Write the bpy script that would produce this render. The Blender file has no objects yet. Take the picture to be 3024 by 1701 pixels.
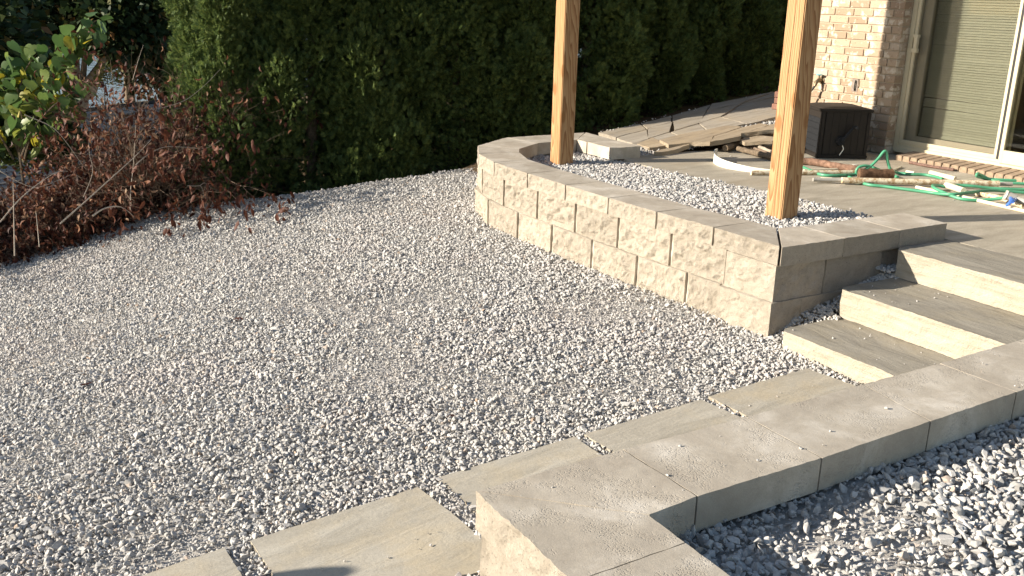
import bpy, bmesh, math, random
import numpy as np
from mathutils import Vector, Matrix, noise
R = math.radians
random.seed(7); rng = np.random.default_rng(7)
scene = bpy.context.scene
COL = scene.collection

# ------------------------------------------------------------------ camera
FPX, PITCH, ROLL, AZ = 2804.96, .298865, .0279556, 1.031358   # solved from the vanishing points (3024 px wide)
CAMH = 1.69
F = Vector((math.cos(AZ)*math.cos(PITCH), math.sin(AZ)*math.cos(PITCH), -math.sin(PITCH)))
Rt0 = Vector((math.sin(AZ), -math.cos(AZ), 0)); U0 = Rt0.cross(F)
RT = math.cos(ROLL)*Rt0 + math.sin(ROLL)*U0
UP = -math.sin(ROLL)*Rt0 + math.cos(ROLL)*U0
CAM = Vector((0, 0, CAMH))
cd = bpy.data.cameras.new('camera'); cam = bpy.data.objects.new('camera', cd); COL.objects.link(cam)
cam.matrix_world = Matrix(((RT.x, UP.x, -F.x, 0), (RT.y, UP.y, -F.y, 0), (RT.z, UP.z, -F.z, CAMH), (0, 0, 0, 1)))
cd.sensor_width = 36; cd.lens = FPX/3024*36; cd.clip_start = .05; cd.clip_end = 5000
scene.camera = cam

# ------------------------------------------------------------------ sky, sun, exposure
SUN_AZ, SUN_EL = R(-18.5), R(20)          # direction the light travels, from +X towards +Y
world = bpy.data.worlds.new('World'); scene.world = world; world.use_nodes = True
wn = world.node_tree.nodes; wl = world.node_tree.links
sky = wn.new('ShaderNodeTexSky'); sky.sky_type = 'NISHITA'; sky.sun_disc = False
sky.sun_elevation = SUN_EL
sundir = Vector((-math.cos(SUN_AZ)*math.cos(SUN_EL), -math.sin(SUN_AZ)*math.cos(SUN_EL), math.sin(SUN_EL)))
sky.sun_rotation = math.atan2(sundir.x, sundir.y)
sky.air_density = 1.0; sky.dust_density = .6
wl.new(sky.outputs[0], wn['Background'].inputs[0]); wn['Background'].inputs[1].default_value = .075
sd = bpy.data.lights.new('sun', 'SUN'); sd.energy = 5.0; sd.angle = R(.55); sd.color = (1, .905, .775)
sun = bpy.data.objects.new('sun', sd); COL.objects.link(sun)
sun.rotation_euler = sundir.to_track_quat('Z', 'Y').to_euler(); sun.location = (-20, 8, 12)
vs = scene.view_settings
vs.view_transform = 'Standard'; vs.look = 'None'; vs.gamma = 1; vs.use_curve_mapping = False; vs.exposure = 1.13
scene.cycles.max_bounces = 6

# ------------------------------------------------------------------ helpers: pixel -> place
def ray(px, py):
    return F + RT*((px-1512)/FPX) - UP*((py-850.5)/FPX)
def onz(px, py, z):
    d = ray(px, py); return CAM + d*((z-CAMH)/d.z)
def onplane(px, py, n, p0):
    d = ray(px, py); return CAM + d*((Vector(p0)-CAM).dot(Vector(n))/d.dot(Vector(n)))
def onsurf(px, py, zf, z0=0.):
    p = onz(px, py, z0)
    for _ in range(14):
        p = onz(px, py, .5*(zf(p.x, p.y)+p.z))
    return p
def z1(x, y): return (1600+.3106*x, 250+.3106*y)
def zz(x, y): return (2350+.2616*x, 400+.2616*y)
def z7(x, y): return (1750+.2329*x, 230+.2329*y)
def zr(x, y): return (2200+.483*x, .483*y)
def smooth(a, b, t):
    t = min(1, max(0, (t-a)/(b-a))); return t*t*(3-2*t)

# ------------------------------------------------------------------ helpers: objects
def tag(o, label=None, cat=None, group=None, kind=None):
    if label: o['label'] = label
    if cat: o['category'] = cat
    if group: o['group'] = group
    if kind: o['kind'] = kind
    return o
def empty(name, loc=(0, 0, 0), label=None, cat=None, group=None, parent=None):
    o = bpy.data.objects.new(name, None); o.empty_display_size = .1; COL.objects.link(o); o.location = loc
    if parent: o.parent = parent
    return tag(o, label, cat, group)
def link(name, me, mats, parent=None, loc=None):
    o = bpy.data.objects.new(name, me); COL.objects.link(o)
    if not isinstance(mats, (list, tuple)): mats = [mats]
    if len(me.materials) == 0:
        for m in mats: me.materials.append(m)
    if parent:
        o.parent = parent
        if loc is None: o.location = -Vector(parent.location) if not parent.parent else (0, 0, 0)
    if loc is not None: o.location = loc
    return o
def mesh(name, v, f, smooth_sh=False, sharp=None, mi=None):
    me = bpy.data.meshes.new(name); me.from_pydata([tuple(x) for x in v], [], f)
    if mi is not None: me.polygons.foreach_set('material_index', mi)
    if smooth_sh:
        me.polygons.foreach_set('use_smooth', [True]*len(me.polygons))
        if sharp: me.set_sharp_from_angle(angle=R(sharp))
    me.update(); return me
def npmesh(name, V, Fq, smooth_sh=False):
    """V (n,3), Fq (m,k) with k = 3 or 4"""
    V = np.asarray(V, np.float32); Fq = np.asarray(Fq, np.int32); k = Fq.shape[1]
    me = bpy.data.meshes.new(name)
    me.vertices.add(len(V)); me.vertices.foreach_set('co', V.ravel())
    me.loops.add(Fq.size); me.loops.foreach_set('vertex_index', Fq.ravel())
    me.polygons.add(len(Fq)); me.polygons.foreach_set('loop_start', np.arange(0, Fq.size, k, dtype=np.int32))
    if smooth_sh: me.polygons.foreach_set('use_smooth', np.ones(len(Fq), bool))
    me.update(calc_edges=True); me.validate(); return me
class MB:
    def __init__(s): s.v = []; s.f = []
    def box(s, lo, hi):
        b = len(s.v); (a, c, e), (p, q, r) = lo, hi
        s.v += [(a, c, e), (p, c, e), (p, q, e), (a, q, e), (a, c, r), (p, c, r), (p, q, r), (a, q, r)]
        s.f += [tuple(b+i for i in t) for t in ((0, 3, 2, 1), (4, 5, 6, 7), (0, 1, 5, 4), (1, 2, 6, 5), (2, 3, 7, 6), (3, 0, 4, 7))]
        return s
    def prism(s, poly, z0, z1):
        b = len(s.v); n = len(poly)
        s.v += [(p[0], p[1], z0) for p in poly]+[(p[0], p[1], z1) for p in poly]
        s.f.append(tuple(b+i for i in reversed(range(n)))); s.f.append(tuple(b+n+i for i in range(n)))
        for i in range(n): j = (i+1) % n; s.f.append((b+i, b+j, b+n+j, b+n+i))
        return s
    def tube(s, pts, rad, n=8, cap=True):
        pts = [Vector(p) for p in pts]; m = len(pts)
        if not hasattr(rad, '__len__'): rad = [rad]*m
        b = len(s.v); prev = None
        for i, p in enumerate(pts):
            t = (pts[min(i+1, m-1)]-pts[max(i-1, 0)])
            t = t.normalized() if t.length > 1e-9 else Vector((0, 0, 1))
            if prev is None:
                a = Vector((0, 0, 1)) if abs(t.z) < .9 else Vector((1, 0, 0))
                u = t.cross(a).normalized()
            else: u = (prev-t*prev.dot(t)).normalized()
            prev = u; w = t.cross(u)
            for k in range(n):
                an = 2*math.pi*k/n
                s.v.append(tuple(p+(u*math.cos(an)+w*math.sin(an))*rad[i]))
        for i in range(m-1):
            for k in range(n):
                k2 = (k+1) % n
                s.f.append((b+i*n+k, b+i*n+k2, b+(i+1)*n+k2, b+(i+1)*n+k))
        if cap:
            s.f.append(tuple(b+k for k in reversed(range(n)))); s.f.append(tuple(b+(m-1)*n+k for k in range(n)))
        return s
    def build(s, name, mats, parent=None, sm=False, sharp=40, loc=None):
        return link(name, mesh(name, s.v, s.f, sm, sharp), mats, parent, loc)
def bevel_mesh(me, w, seg=2):
    bm = bmesh.new(); bm.from_mesh(me)
    bmesh.ops.bevel(bm, geom=[e for e in bm.edges if e.is_manifold and e.calc_face_angle(0) > .6], offset=w, segments=seg, affect='EDGES', clamp_overlap=True)
    bm.to_mesh(me); bm.free()
def catmull(pts, n=6):
    pts = [Vector(p) for p in pts]; out = []
    for i in range(len(pts)-1):
        p0, p1, p2, p3 = pts[max(i-1, 0)], pts[i], pts[i+1], pts[min(i+2, len(pts)-1)]
        for k in range(n):
            t = k/n
            out.append(.5*((2*p1)+(p2-p0)*t+(2*p0-5*p1+4*p2-p3)*t*t+(3*p1-p0-3*p2+p3)*t**3))
    out.append(pts[-1]); return out
def fbm(p, f=1., o=4):
    return noise.fractal(Vector(p)*f, 1.0, 2.0, o)
def rough_block(name, poly, amps, z0, z1, seg=.022, rows=9, edge=.003, topslot=True, freq=9., off=None, zfun=None, topamp=0.):
    """prism whose sides are split stone: poly is counter-clockwise, amps[i] belongs to the side poly[i]->poly[i+1]"""
    n = len(poly); P = [Vector((p[0], p[1], 0)) for p in poly]; ring = []; sidemat = []
    off = off or Vector((random.uniform(0, 50), random.uniform(0, 50), random.uniform(0, 50)))
    nor = []
    for i in range(n):
        d = P[(i+1) % n]-P[i]; nor.append(Vector((d.y, -d.x, 0)).normalized())
    for i in range(n):
        a, b = P[i], P[(i+1) % n]; L = (b-a).length
        m = max(1, int(L/seg)) if amps[i] > 0 else max(1, int(L/.025))
        for k in range(m):
            t = k/m
            if k == 0:
                nn = (nor[i]+nor[i-1]); nn = nn.normalized() if nn.length > 1e-6 else nor[i]
                am = .5*(amps[i]+amps[i-1])*.5
            else:
                nn = nor[i]; e = min(t, 1-t)*L
                am = amps[i]*min(1, .25+e/.03)
            ring.append((a.lerp(b, t), nn, am)); sidemat.append(0 if amps[i] > .0025 or not topslot else 1)
    V = []; m = len(ring)
    for j in range(rows+1):
        t = j/rows; z = z0+(z1-z0)*t; e = min(t, 1-t)*(z1-z0)
        for (p, nn, am) in ring:
            q = p+Vector((0, 0, z))
            k = min(1, .3+e/.035)
            d = am*k*(fbm(q+off, freq, 5)*.75+.7*abs(noise.noise((q+off)*freq*2.2))-.25)
            ed = edge*noise.noise((q+off)*60) if j in (0, rows) else 0
            zj = edge*.8*noise.noise((q+off)*45+Vector((9, 9, 9))) if j in (0, rows) and am > 0 else 0
            pos = p+nn*(d+ed); zt = z+zj
            if zfun and j == rows: zt += zfun(pos.x, pos.y)
            V.append((pos.x, pos.y, zt))
    Fc = []; mi = []
    for j in range(rows):
        for i in range(m):
            i2 = (i+1) % m
            Fc.append((j*m+i, j*m+i2, (j+1)*m+i2, (j+1)*m+i)); mi.append(sidemat[i])
    Fc.append(tuple(range(m-1, -1, -1))); mi.append(1 if topslot else 0)
    Fc.append(tuple(rows*m+i for i in range(m))); mi.append(1 if topslot else 0)
    return mesh(name, V, Fc, True, 38, mi)

# ------------------------------------------------------------------ materials
def nodes(name, base=(.5, .5, .5), rough=.9, spec=.3):
    m = bpy.data.materials.new(name); m.use_nodes = True; nt = m.node_tree
    b = nt.nodes['Principled BSDF']; b.inputs['Base Color'].default_value = (*base, 1)
    b.inputs['Roughness'].default_value = rough; b.inputs['Specular IOR Level'].default_value = spec
    return m, nt, b
def N(nt, t, **kw):
    n = nt.nodes.new(t)
    for k, v in kw.items():
        if k in n.inputs.keys(): n.inputs[k].default_value = v
        else: setattr(n, k, v)
    return n
def coord(nt, scale=(1, 1, 1), which='Object', rot=(0, 0, 0)):
    tc = N(nt, 'ShaderNodeTexCoord'); mp = N(nt, 'ShaderNodeMapping')
    mp.inputs['Scale'].default_value = scale; mp.inputs['Rotation'].default_value = rot
    if which == 'World':
        g = N(nt, 'ShaderNodeNewGeometry'); nt.links.new(g.outputs['Position'], mp.inputs[0])
    else: nt.links.new(tc.outputs[which], mp.inputs[0])
    return mp.outputs[0]
def ramp(nt, src, stops):
    r = N(nt, 'ShaderNodeValToRGB'); els = r.color_ramp.elements
    while len(els) < len(stops): els.new(.5)
    for e, (p, c) in zip(els, stops): e.position = p; e.color = (*c, 1)
    nt.links.new(src, r.inputs[0]); return r.outputs[0]
def noisef(nt, vec, scale, detail=6, rough=.6, dist=0):
    n = N(nt, 'ShaderNodeTexNoise'); n.inputs['Scale'].default_value = scale; n.inputs['Detail'].default_value = detail
    n.inputs['Roughness'].default_value = rough; n.inputs['Distortion'].default_value = dist
    nt.links.new(vec, n.inputs['Vector']); return n.outputs[0]
def mix(nt, a, b, fac, mode='MIX'):
    m = N(nt, 'ShaderNodeMix', data_type='RGBA', blend_type=mode)
    for s, i in ((a, 6), (b, 7)):
        if hasattr(s, 'is_output'): nt.links.new(s, m.inputs[i])
        else: m.inputs[i].default_value = (*s, 1)
    if hasattr(fac, 'is_output'): nt.links.new(fac, m.inputs[0])
    else: m.inputs[0].default_value = fac
    return m.outputs[2]
def bump(nt, b, h, strength=.5, dist=.01, prev=None):
    n = N(nt, 'ShaderNodeBump'); n.inputs['Strength'].default_value = strength; n.inputs['Distance'].default_value = dist
    nt.links.new(h, n.inputs['Height'])
    if prev: nt.links.new(prev, n.inputs['Normal'])
    nt.links.new(n.outputs[0], b.inputs['Normal']); return n.outputs[0]
def rnd(nt, lo=.9, hi=1.1):
    oi = N(nt, 'ShaderNodeObjectInfo'); mr = N(nt, 'ShaderNodeMapRange')
    mr.inputs['To Min'].default_value = lo; mr.inputs['To Max'].default_value = hi
    nt.links.new(oi.outputs['Random'], mr.inputs[0]); return mr.outputs[0]
def scaled(nt, col, fac):
    v = N(nt, 'ShaderNodeVectorMath', operation='SCALE')
    nt.links.new(col, v.inputs[0])
    if hasattr(fac, 'is_output'): nt.links.new(fac, v.inputs['Scale'])
    else: v.inputs['Scale'].default_value = fac
    return v.outputs[0]
def island(nt):
    return N(nt, 'ShaderNodeNewGeometry').outputs['Random Per Island']

def m_split(name, cols):
    m, nt, b = nodes(name, rough=.95, spec=.15); w = coord(nt, which='World')
    c = ramp(nt, noisef(nt, w, 22, 8, .7), [(.25, cols[0]), (.5, cols[1]), (.75, cols[2])])
    sp = noisef(nt, w, 160, 3, .6)
    c = mix(nt, c, (cols[0][0]*.5, cols[0][1]*.5, cols[0][2]*.5), ramp(nt, sp, [(.30, (.7,)*3), (.42, (0,)*3)]))
    c = scaled(nt, c, rnd(nt, .86, 1.08))
    nt.links.new(c, b.inputs['Base Color'])
    p = bump(nt, b, noisef(nt, w, 85, 9, .85, .4), 1., .024)
    bump(nt, b, noisef(nt, w, 200, 5, .7), .9, .007, p); return m
def m_captop(name, k=1.):
    m, nt, b = nodes(name, rough=.92, spec=.2); w = coord(nt, which='World')
    c = ramp(nt, noisef(nt, w, 4.5, 7, .65, .4), [(.28, (.325*k, .28*k, .22*k)), (.5, (.43*k, .38*k, .305*k)), (.68, (.57*k, .52*k, .44*k))])
    pits = noisef(nt, w, 190, 2, .5, .0)
    zone = ramp(nt, noisef(nt, w, 9, 4, .6), [(.50, (.0,)*3), (.64, (1,)*3)])
    pm = ramp(nt, pits, [(.36, (1,)*3), (.47, (0,)*3)])
    pz = N(nt, 'ShaderNodeMath', operation='MULTIPLY'); nt.links.new(zone, pz.inputs[0]); nt.links.new(pm, pz.inputs[1])
    c = mix(nt, c, (.26*k, .23*k, .19*k), N_scale(nt, pz.outputs[0], .35))
    fine = ramp(nt, noisef(nt, w, 300, 2), [(.3, (.9,)*3), (.7, (1.08,)*3)])
    c = mix(nt, c, fine, 1., 'MULTIPLY'); c = scaled(nt, c, rnd(nt, .88, 1.08))
    nt.links.new(c, b.inputs['Base Color'])
    inv = N(nt, 'ShaderNodeMath', operation='SUBTRACT'); inv.inputs[0].default_value = 1; nt.links.new(pz.outputs[0], inv.inputs[1])
    p = bump(nt, b, inv.outputs[0], .6, .004)
    p = bump(nt, b, noisef(nt, w, 14, 6, .6), .35, .006, p)
    bump(nt, b, noisef(nt, w, 260, 3), .3, .0015, p); return m
def N_scale(nt, s, k):
    n = N(nt, 'ShaderNodeMath', operation='MULTIPLY'); nt.links.new(s, n.inputs[0]); n.inputs[1].default_value = k; return n.outputs[0]
def m_flag(name, cols, streak=(1.2, 14, 10), rot=.4, bs=.5):
    m, nt, b = nodes(name, rough=.85, spec=.25)
    w = coord(nt, streak, 'World', (0, 0, rot)); w0 = coord(nt, which='World')
    a = noisef(nt, w, 1.6, 8, .65, .6); big = noisef(nt, w0, 3, 5, .6)
    c = ramp(nt, a, [(.3, cols[0]), (.5, cols[1]), (.7, cols[2])])
    c = mix(nt, c, cols[3], ramp(nt, big, [(.48, (0,)*3), (.66, (.6,)*3)]))
    fine = ramp(nt, noisef(nt, w0, 180, 3), [(.3, (.88,)*3), (.7, (1.1,)*3)])
    c = mix(nt, c, fine, 1., 'MULTIPLY'); c = scaled(nt, c, rnd(nt, .88, 1.08))
    nt.links.new(c, b.inputs['Base Color'])
    p = bump(nt, b, a, bs, .012); bump(nt, b, noisef(nt, w0, 60, 6, .6), .3, .004, p); return m
def m_strata(name):
    m, nt, b = nodes(name, rough=.92, spec=.15); w = coord(nt, (1.2, 1.2, 16), 'World'); w0 = coord(nt, which='World')
    a = noisef(nt, w, 2.2, 7, .6, .5)
    c = ramp(nt, a, [(.3, (.37, .315, .235)), (.46, (.44, .39, .305)), (.7, (.50, .45, .365))])
    c = mix(nt, c, (.44, .31, .16), ramp(nt, noisef(nt, w0, 5, 3), [(.62, (0,)*3), (.76, (.5,)*3)]))
    nt.links.new(c, b.inputs['Base Color'])
    p = bump(nt, b, noisef(nt, w0, 26, 9, .75), 1., .02); bump(nt, b, a, .7, .012, p); return m
def m_plain(name, col, rough=.6, var=.12, scale=30, spec=.4, metal=0, bs=.1):
    m, nt, b = nodes(name, rough=rough, spec=spec); w = coord(nt)
    c = ramp(nt, noisef(nt, w, scale, 5), [(.3, tuple(x*(1-var) for x in col)), (.7, tuple(x*(1+var) for x in col))])
    nt.links.new(c, b.inputs['Base Color']); b.inputs['Metallic'].default_value = metal
    if bs: bump(nt, b, noisef(nt, w, scale*3, 4), bs, .003)
    return m
def m_leaf(name, stops, rough=.55, trans=.25, spec=.3, per_object=False):
    m, nt, b = nodes(name, rough=rough, spec=spec)
    c = ramp(nt, N(nt, 'ShaderNodeObjectInfo').outputs['Random'] if per_object else island(nt), stops); nt.links.new(c, b.inputs['Base Color'])
    tr = N(nt, 'ShaderNodeBsdfTranslucent'); nt.links.new(c, tr.inputs[0])
    ms = N(nt, 'ShaderNodeMixShader'); ms.inputs[0].default_value = trans
    nt.links.new(b.outputs[0], ms.inputs[1]); nt.links.new(tr.outputs[0], ms.inputs[2])
    nt.links.new(ms.outputs[0], nt.nodes['Material Output'].inputs[0]); return m

SPLIT = m_split('split_concrete', [(.51, .44, .345), (.615, .54, .435), (.70, .63, .52)])
CAPTOP = m_captop('cast_concrete')
STRATA = m_strata('split_sandstone')
STEPTOP = m_flag('step_stone_top', [(.205, .185, .15), (.29, .265, .215), (.355, .325, .265), (.33, .285, .20)], (5.5, 1.6, 6), .35, .8)
FLAG = m_flag('path_flagstone', [(.285, .26, .21), (.365, .335, .275), (.43, .40, .335), (.43, .36, .245)], (1.6, 6.5, 5), .6, .7)
WALK = m_flag('walkway_stone', [(.22, .19, .15), (.30, .265, .215), (.36, .32, .26), (.33, .27, .19)], (1.2, 11, 8), -.3, .8)
LOOSE = m_flag('loose_stone', [(.24, .185, .125), (.335, .27, .19), (.41, .34, .25), (.41, .31, .19)], (1.2, 11, 8), -.3, .8)

def m_gravel():
    m, nt, b = nodes('gravel_stone', rough=.9, spec=.2); w = coord(nt, which='World')
    oi = N(nt, 'ShaderNodeObjectInfo')
    c = ramp(nt, oi.outputs['Random'], [(0, (.355, .345, .325)), (.2, (.41, .398, .375)), (.5, (.455, .44, .415)), (.8, (.49, .472, .442)), (.93, (.535, .512, .475)), (.97, (.45, .41, .37)), (.993, (.46, .385, .32)), (1, (.36, .27, .20))])
    zone = ramp(nt, noisef(nt, w, 1.1, 4, .6), [(.5, (0,)*3), (.66, (.45,)*3)])
    c = mix(nt, c, (.46, .42, .39), zone)
    c = mix(nt, c, ramp(nt, noisef(nt, w, 120, 4), [(.3, (.8,)*3), (.7, (1.15,)*3)]), 1., 'MULTIPLY')
    nt.links.new(c, b.inputs['Base Color']); bump(nt, b, noisef(nt, w, 250, 4, .7), .4, .003); return m
GRAVEL = m_gravel()
GBASE = m_plain('gravel_dust', (.41, .39, .36), .95, .3, 70, .1, 0, .8)
def m_soil():
    m, nt, b = nodes('soil', rough=1, spec=.1); w = coord(nt, which='World')
    c = ramp(nt, noisef(nt, w, 3, 8, .7), [(.3, (.06, .042, .025)), (.55, (.12, .085, .05)), (.75, (.075, .085, .035))])
    nt.links.new(c, b.inputs['Base Color']); bump(nt, b, noisef(nt, w, 25, 8, .7), 1, .03); return m
SOIL = m_soil()
def m_patio():
    m, nt, b = nodes('patio_concrete', rough=.72, spec=.35); w = coord(nt, (1, 4, 1), 'World', (0, 0, .5)); w0 = coord(nt, which='World')
    c = ramp(nt, noisef(nt, w, 2.2, 8, .65, .5), [(.28, (.25, .22, .165)), (.5, (.36, .32, .25)), (.72, (.46, .41, .325))])
    c = mix(nt, c, (.36, .29, .20), ramp(nt, noisef(nt, w0, 1.3, 5), [(.5, (0,)*3), (.7, (.7,)*3)]))
    c = mix(nt, c, ramp(nt, noisef(nt, w0, 90, 4), [(.3, (.85,)*3), (.7, (1.12,)*3)]), 1., 'MULTIPLY')
    nt.links.new(c, b.inputs['Base Color']); bump(nt, b, noisef(nt, w0, 20, 7, .65), .3, .006); return m
PATIO = m_patio()
def m_wood():
    m, nt, b = nodes('post_wood', rough=.62, spec=.3)
    tc = N(nt, 'ShaderNodeTexCoord'); mp = N(nt, 'ShaderNodeMapping'); nt.links.new(tc.outputs['Object'], mp.inputs[0])
    oi = N(nt, 'ShaderNodeObjectInfo')
    mp.inputs['Scale'].default_value = (1, 1, .13); mp.inputs['Location'].default_value = (.012, -.02, 0); mp.inputs['Rotation'].default_value = (.34, .28, 0)
    nz = N(nt, 'ShaderNodeTexNoise'); nz.inputs['Scale'].default_value = 9; nz.inputs['Detail'].default_value = 3
    nt.links.new(mp.outputs[0], nz.inputs['Vector'])
    sub = N(nt, 'ShaderNodeVectorMath', operation='SUBTRACT'); nt.links.new(nz.outputs['Color'], sub.inputs[0]); sub.inputs[1].default_value = (.5, .5, .5)
    sc = scaled(nt, sub.outputs[0], .075)
    ad = N(nt, 'ShaderNodeVectorMath', operation='ADD'); nt.links.new(mp.outputs[0], ad.inputs[0]); nt.links.new(sc, ad.inputs[1])
    wv = N(nt, 'ShaderNodeTexWave', wave_type='RINGS', rings_direction='Z', wave_profile='SAW')
    wv.inputs['Scale'].default_value = 26; wv.inputs['Distortion'].default_value = .9; wv.inputs['Detail'].default_value = 2
    nt.links.new(ad.outputs[0], wv.inputs['Vector'])
    c = ramp(nt, wv.outputs['Fac'], [(0, (.43, .268, .132)), (.4, (.385, .225, .102)), (.8, (.265, .13, .05)), (.93, (.23, .105, .038)), (1, (.42, .26, .128))])
    fib = noisef(nt, coord(nt, (1, 1, .02)), 240, 3)
    c = mix(nt, c, ramp(nt, fib, [(.3, (.85,)*3), (.7, (1.1,)*3)]), 1., 'MULTIPLY')
    # knots
    kc = coord(nt, (7, 7, 3.2)); vo = N(nt, 'ShaderNodeTexVoronoi'); vo.inputs['Scale'].default_value = 1.0; nt.links.new(kc, vo.inputs['Vector'])
    c = mix(nt, c, (.24, .11, .035), ramp(nt, vo.outputs['Distance'], [(.13, (.85,)*3), (.20, (0,)*3)]))
    nt.links.new(c, b.inputs['Base Color'])
    bump(nt, b, wv.outputs['Fac'], .12, .002); return m
WOOD = m_wood()
def m_brick():
    m, nt, b = nodes('brick_face', rough=.9, spec=.2); w = coord(nt, which='World')
    oi = N(nt, 'ShaderNodeObjectInfo')
    base = ramp(nt, oi.outputs['Random'], [(0, (.29, .205, .14)), (.35, (.35, .26, .18)), (.7, (.41, .315, .225)), (.9, (.33, .24, .165)), (1, (.50, .43, .345))])
    wash = ramp(nt, noisef(nt, w, 13, 5, .6), [(.52, (0,)*3), (.6, (.9,)*3)])
    c = mix(nt, base, (.55, .48, .385), wash)
    dark = ramp(nt, noisef(nt, coord(nt, (1, 1, 1.6), 'World', (.3, .2, .1)), 34, 4, .7), [(.60, (0,)*3), (.66, (.75,)*3)])
    c = mix(nt, c, (.20, .125, .08), dark)
    nt.links.new(c, b.inputs['Base Color']); bump(nt, b, noisef(nt, w, 60, 6, .7), .6, .005); return m
BRICK = m_brick()
MORTAR = m_plain('mortar', (.37, .305, .225), .95, .12, 60, .1, 0, .5)
REDBRICK = m_plain('red_brick', (.24, .13, .095), .9, .2, 40, .1, 0, .5)
FRAME = m_plain('door_frame_paint', (.50, .44, .305), .5, .05, 12, .4, 0, .04)
FRAMEDK = m_plain('near_black', (.02, .02, .018), .6, .1, 12, .3, 0, 0)
BLIND = m_plain('blind_slat', (.62, .585, .49), .55, .04, 10, .3, 0, 0)
ROOMDK = m_plain('dark_room', (.20, .18, .14), .9, .3, 4, .1, 0, 0)
DARKPL = m_plain('brown_black_resin', (.021, .017, .014), .62, .15, 40, .25, 0, .15)
GREYPL = m_plain('dark_grey_resin', (.016, .017, .019), .7, .12, 40, .2, 0, .15)
HOSE = m_plain('green_hose', (.065, .27, .15), .42, .15, 8, .5, 0, .05)
PVC = m_plain('cream_pvc', (.68, .60, .44), .45, .08, 10, .4, 0, .05)
def m_dirtypipe():
    m, nt, b = nodes('dirty_pipe', rough=.7, spec=.3); w = coord(nt, which='World')
    c = mix(nt, (.66, .58, .43), (.33, .21, .10), ramp(nt, noisef(nt, w, 26, 6, .7), [(.46, (0,)*3), (.56, (.9,)*3)]))
    nt.links.new(c, b.inputs['Base Color']); bump(nt, b, noisef(nt, w, 70, 5), .3, .003); return m
DIRTPIPE = m_dirtypipe()
GREYPIPE = m_plain('grey_pipe', (.30, .285, .25), .55, .15, 25, .4, 0, .1)
BLUEPL = m_plain('blue_plastic', (.06, .16, .50), .4, .08, 20, .5, 0, 0)
WHITEPL = m_plain('white_plastic', (.74, .71, .62), .4, .05, 15, .4, 0, 0)
BARK = m_plain('bark', (.15, .115, .08), .95, .4, 45, .1, 0, 1)
DEADBARK = m_plain('dead_twig', (.17, .125, .09), .9, .4, 25, .15, 0, .5)
PALEBARK = m_plain('pale_bark', (.36, .30, .23), .95, .35, 9, .1, 0, 1)
TWIGPALE = m_plain('bleached_twig', (.42, .36, .29), .9, .2, 25, .15, 0, .4)
ARBOR = m_leaf('arborvitae_leaf', [(0, (.060, .096, .034)), (.4, (.092, .14, .044)), (.75, (.132, .182, .050)), (1, (.20, .235, .06))], .6, .35, .25)
DEADLEAF = m_leaf('dead_leaf', [(0, (.042, .013, .009)), (.4, (.072, .023, .014)), (.7, (.115, .040, .021)), (.9, (.19, .085, .044)), (1, (.33, .21, .13))], .6, .25, .25)
LINDEN = m_leaf('broad_leaf', [(0, (.055, .11, .03)), (.4, (.09, .155, .045)), (.7, (.14, .20, .05)), (.88, (.19, .24, .055)), (.94, (.33, .30, .035)), (1, (.42, .34, .03))], .42, .42, .4, True)
FARLEAF = m_leaf('far_leaf', [(0, (.018, .032, .012)), (.5, (.032, .055, .018)), (.86, (.055, .075, .022)), (.95, (.12, .085, .02)), (1, (.16, .07, .02))], .6, .2, .2)
WEED = m_leaf('weed_leaf', [(0, (.13, .15, .03)), (.6, (.22, .21, .04)), (1, (.34, .28, .04))], .6, .3, .2)
def m_water():
    m, nt, b = nodes('lake_water', (.18, .22, .25), .12, .5); w = coord(nt, (1, .35, 1), 'World')
    bump(nt, b, noisef(nt, w, .9, 5, .6), .7, .3); return m
WATER = m_water()
def m_shingle():
    m, nt, b = nodes('roof_shingle', rough=.95, spec=.1); w = coord(nt)
    br = N(nt, 'ShaderNodeTexBrick'); br.inputs['Scale'].default_value = 1
    br.inputs['Brick Width'].default_value = .3; br.inputs['Row Height'].default_value = .14; br.inputs['Mortar Size'].default_value = .008
    br.inputs['Color1'].default_value = (.24, .215, .185, 1); br.inputs['Color2'].default_value = (.33, .30, .26, 1); br.inputs['Mortar'].default_value = (.06, .05, .045, 1)
    nt.links.new(w, br.inputs['Vector']); nt.links.new(br.outputs[0], b.inputs['Base Color']); return m
SHINGLE = m_shingle()

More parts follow.
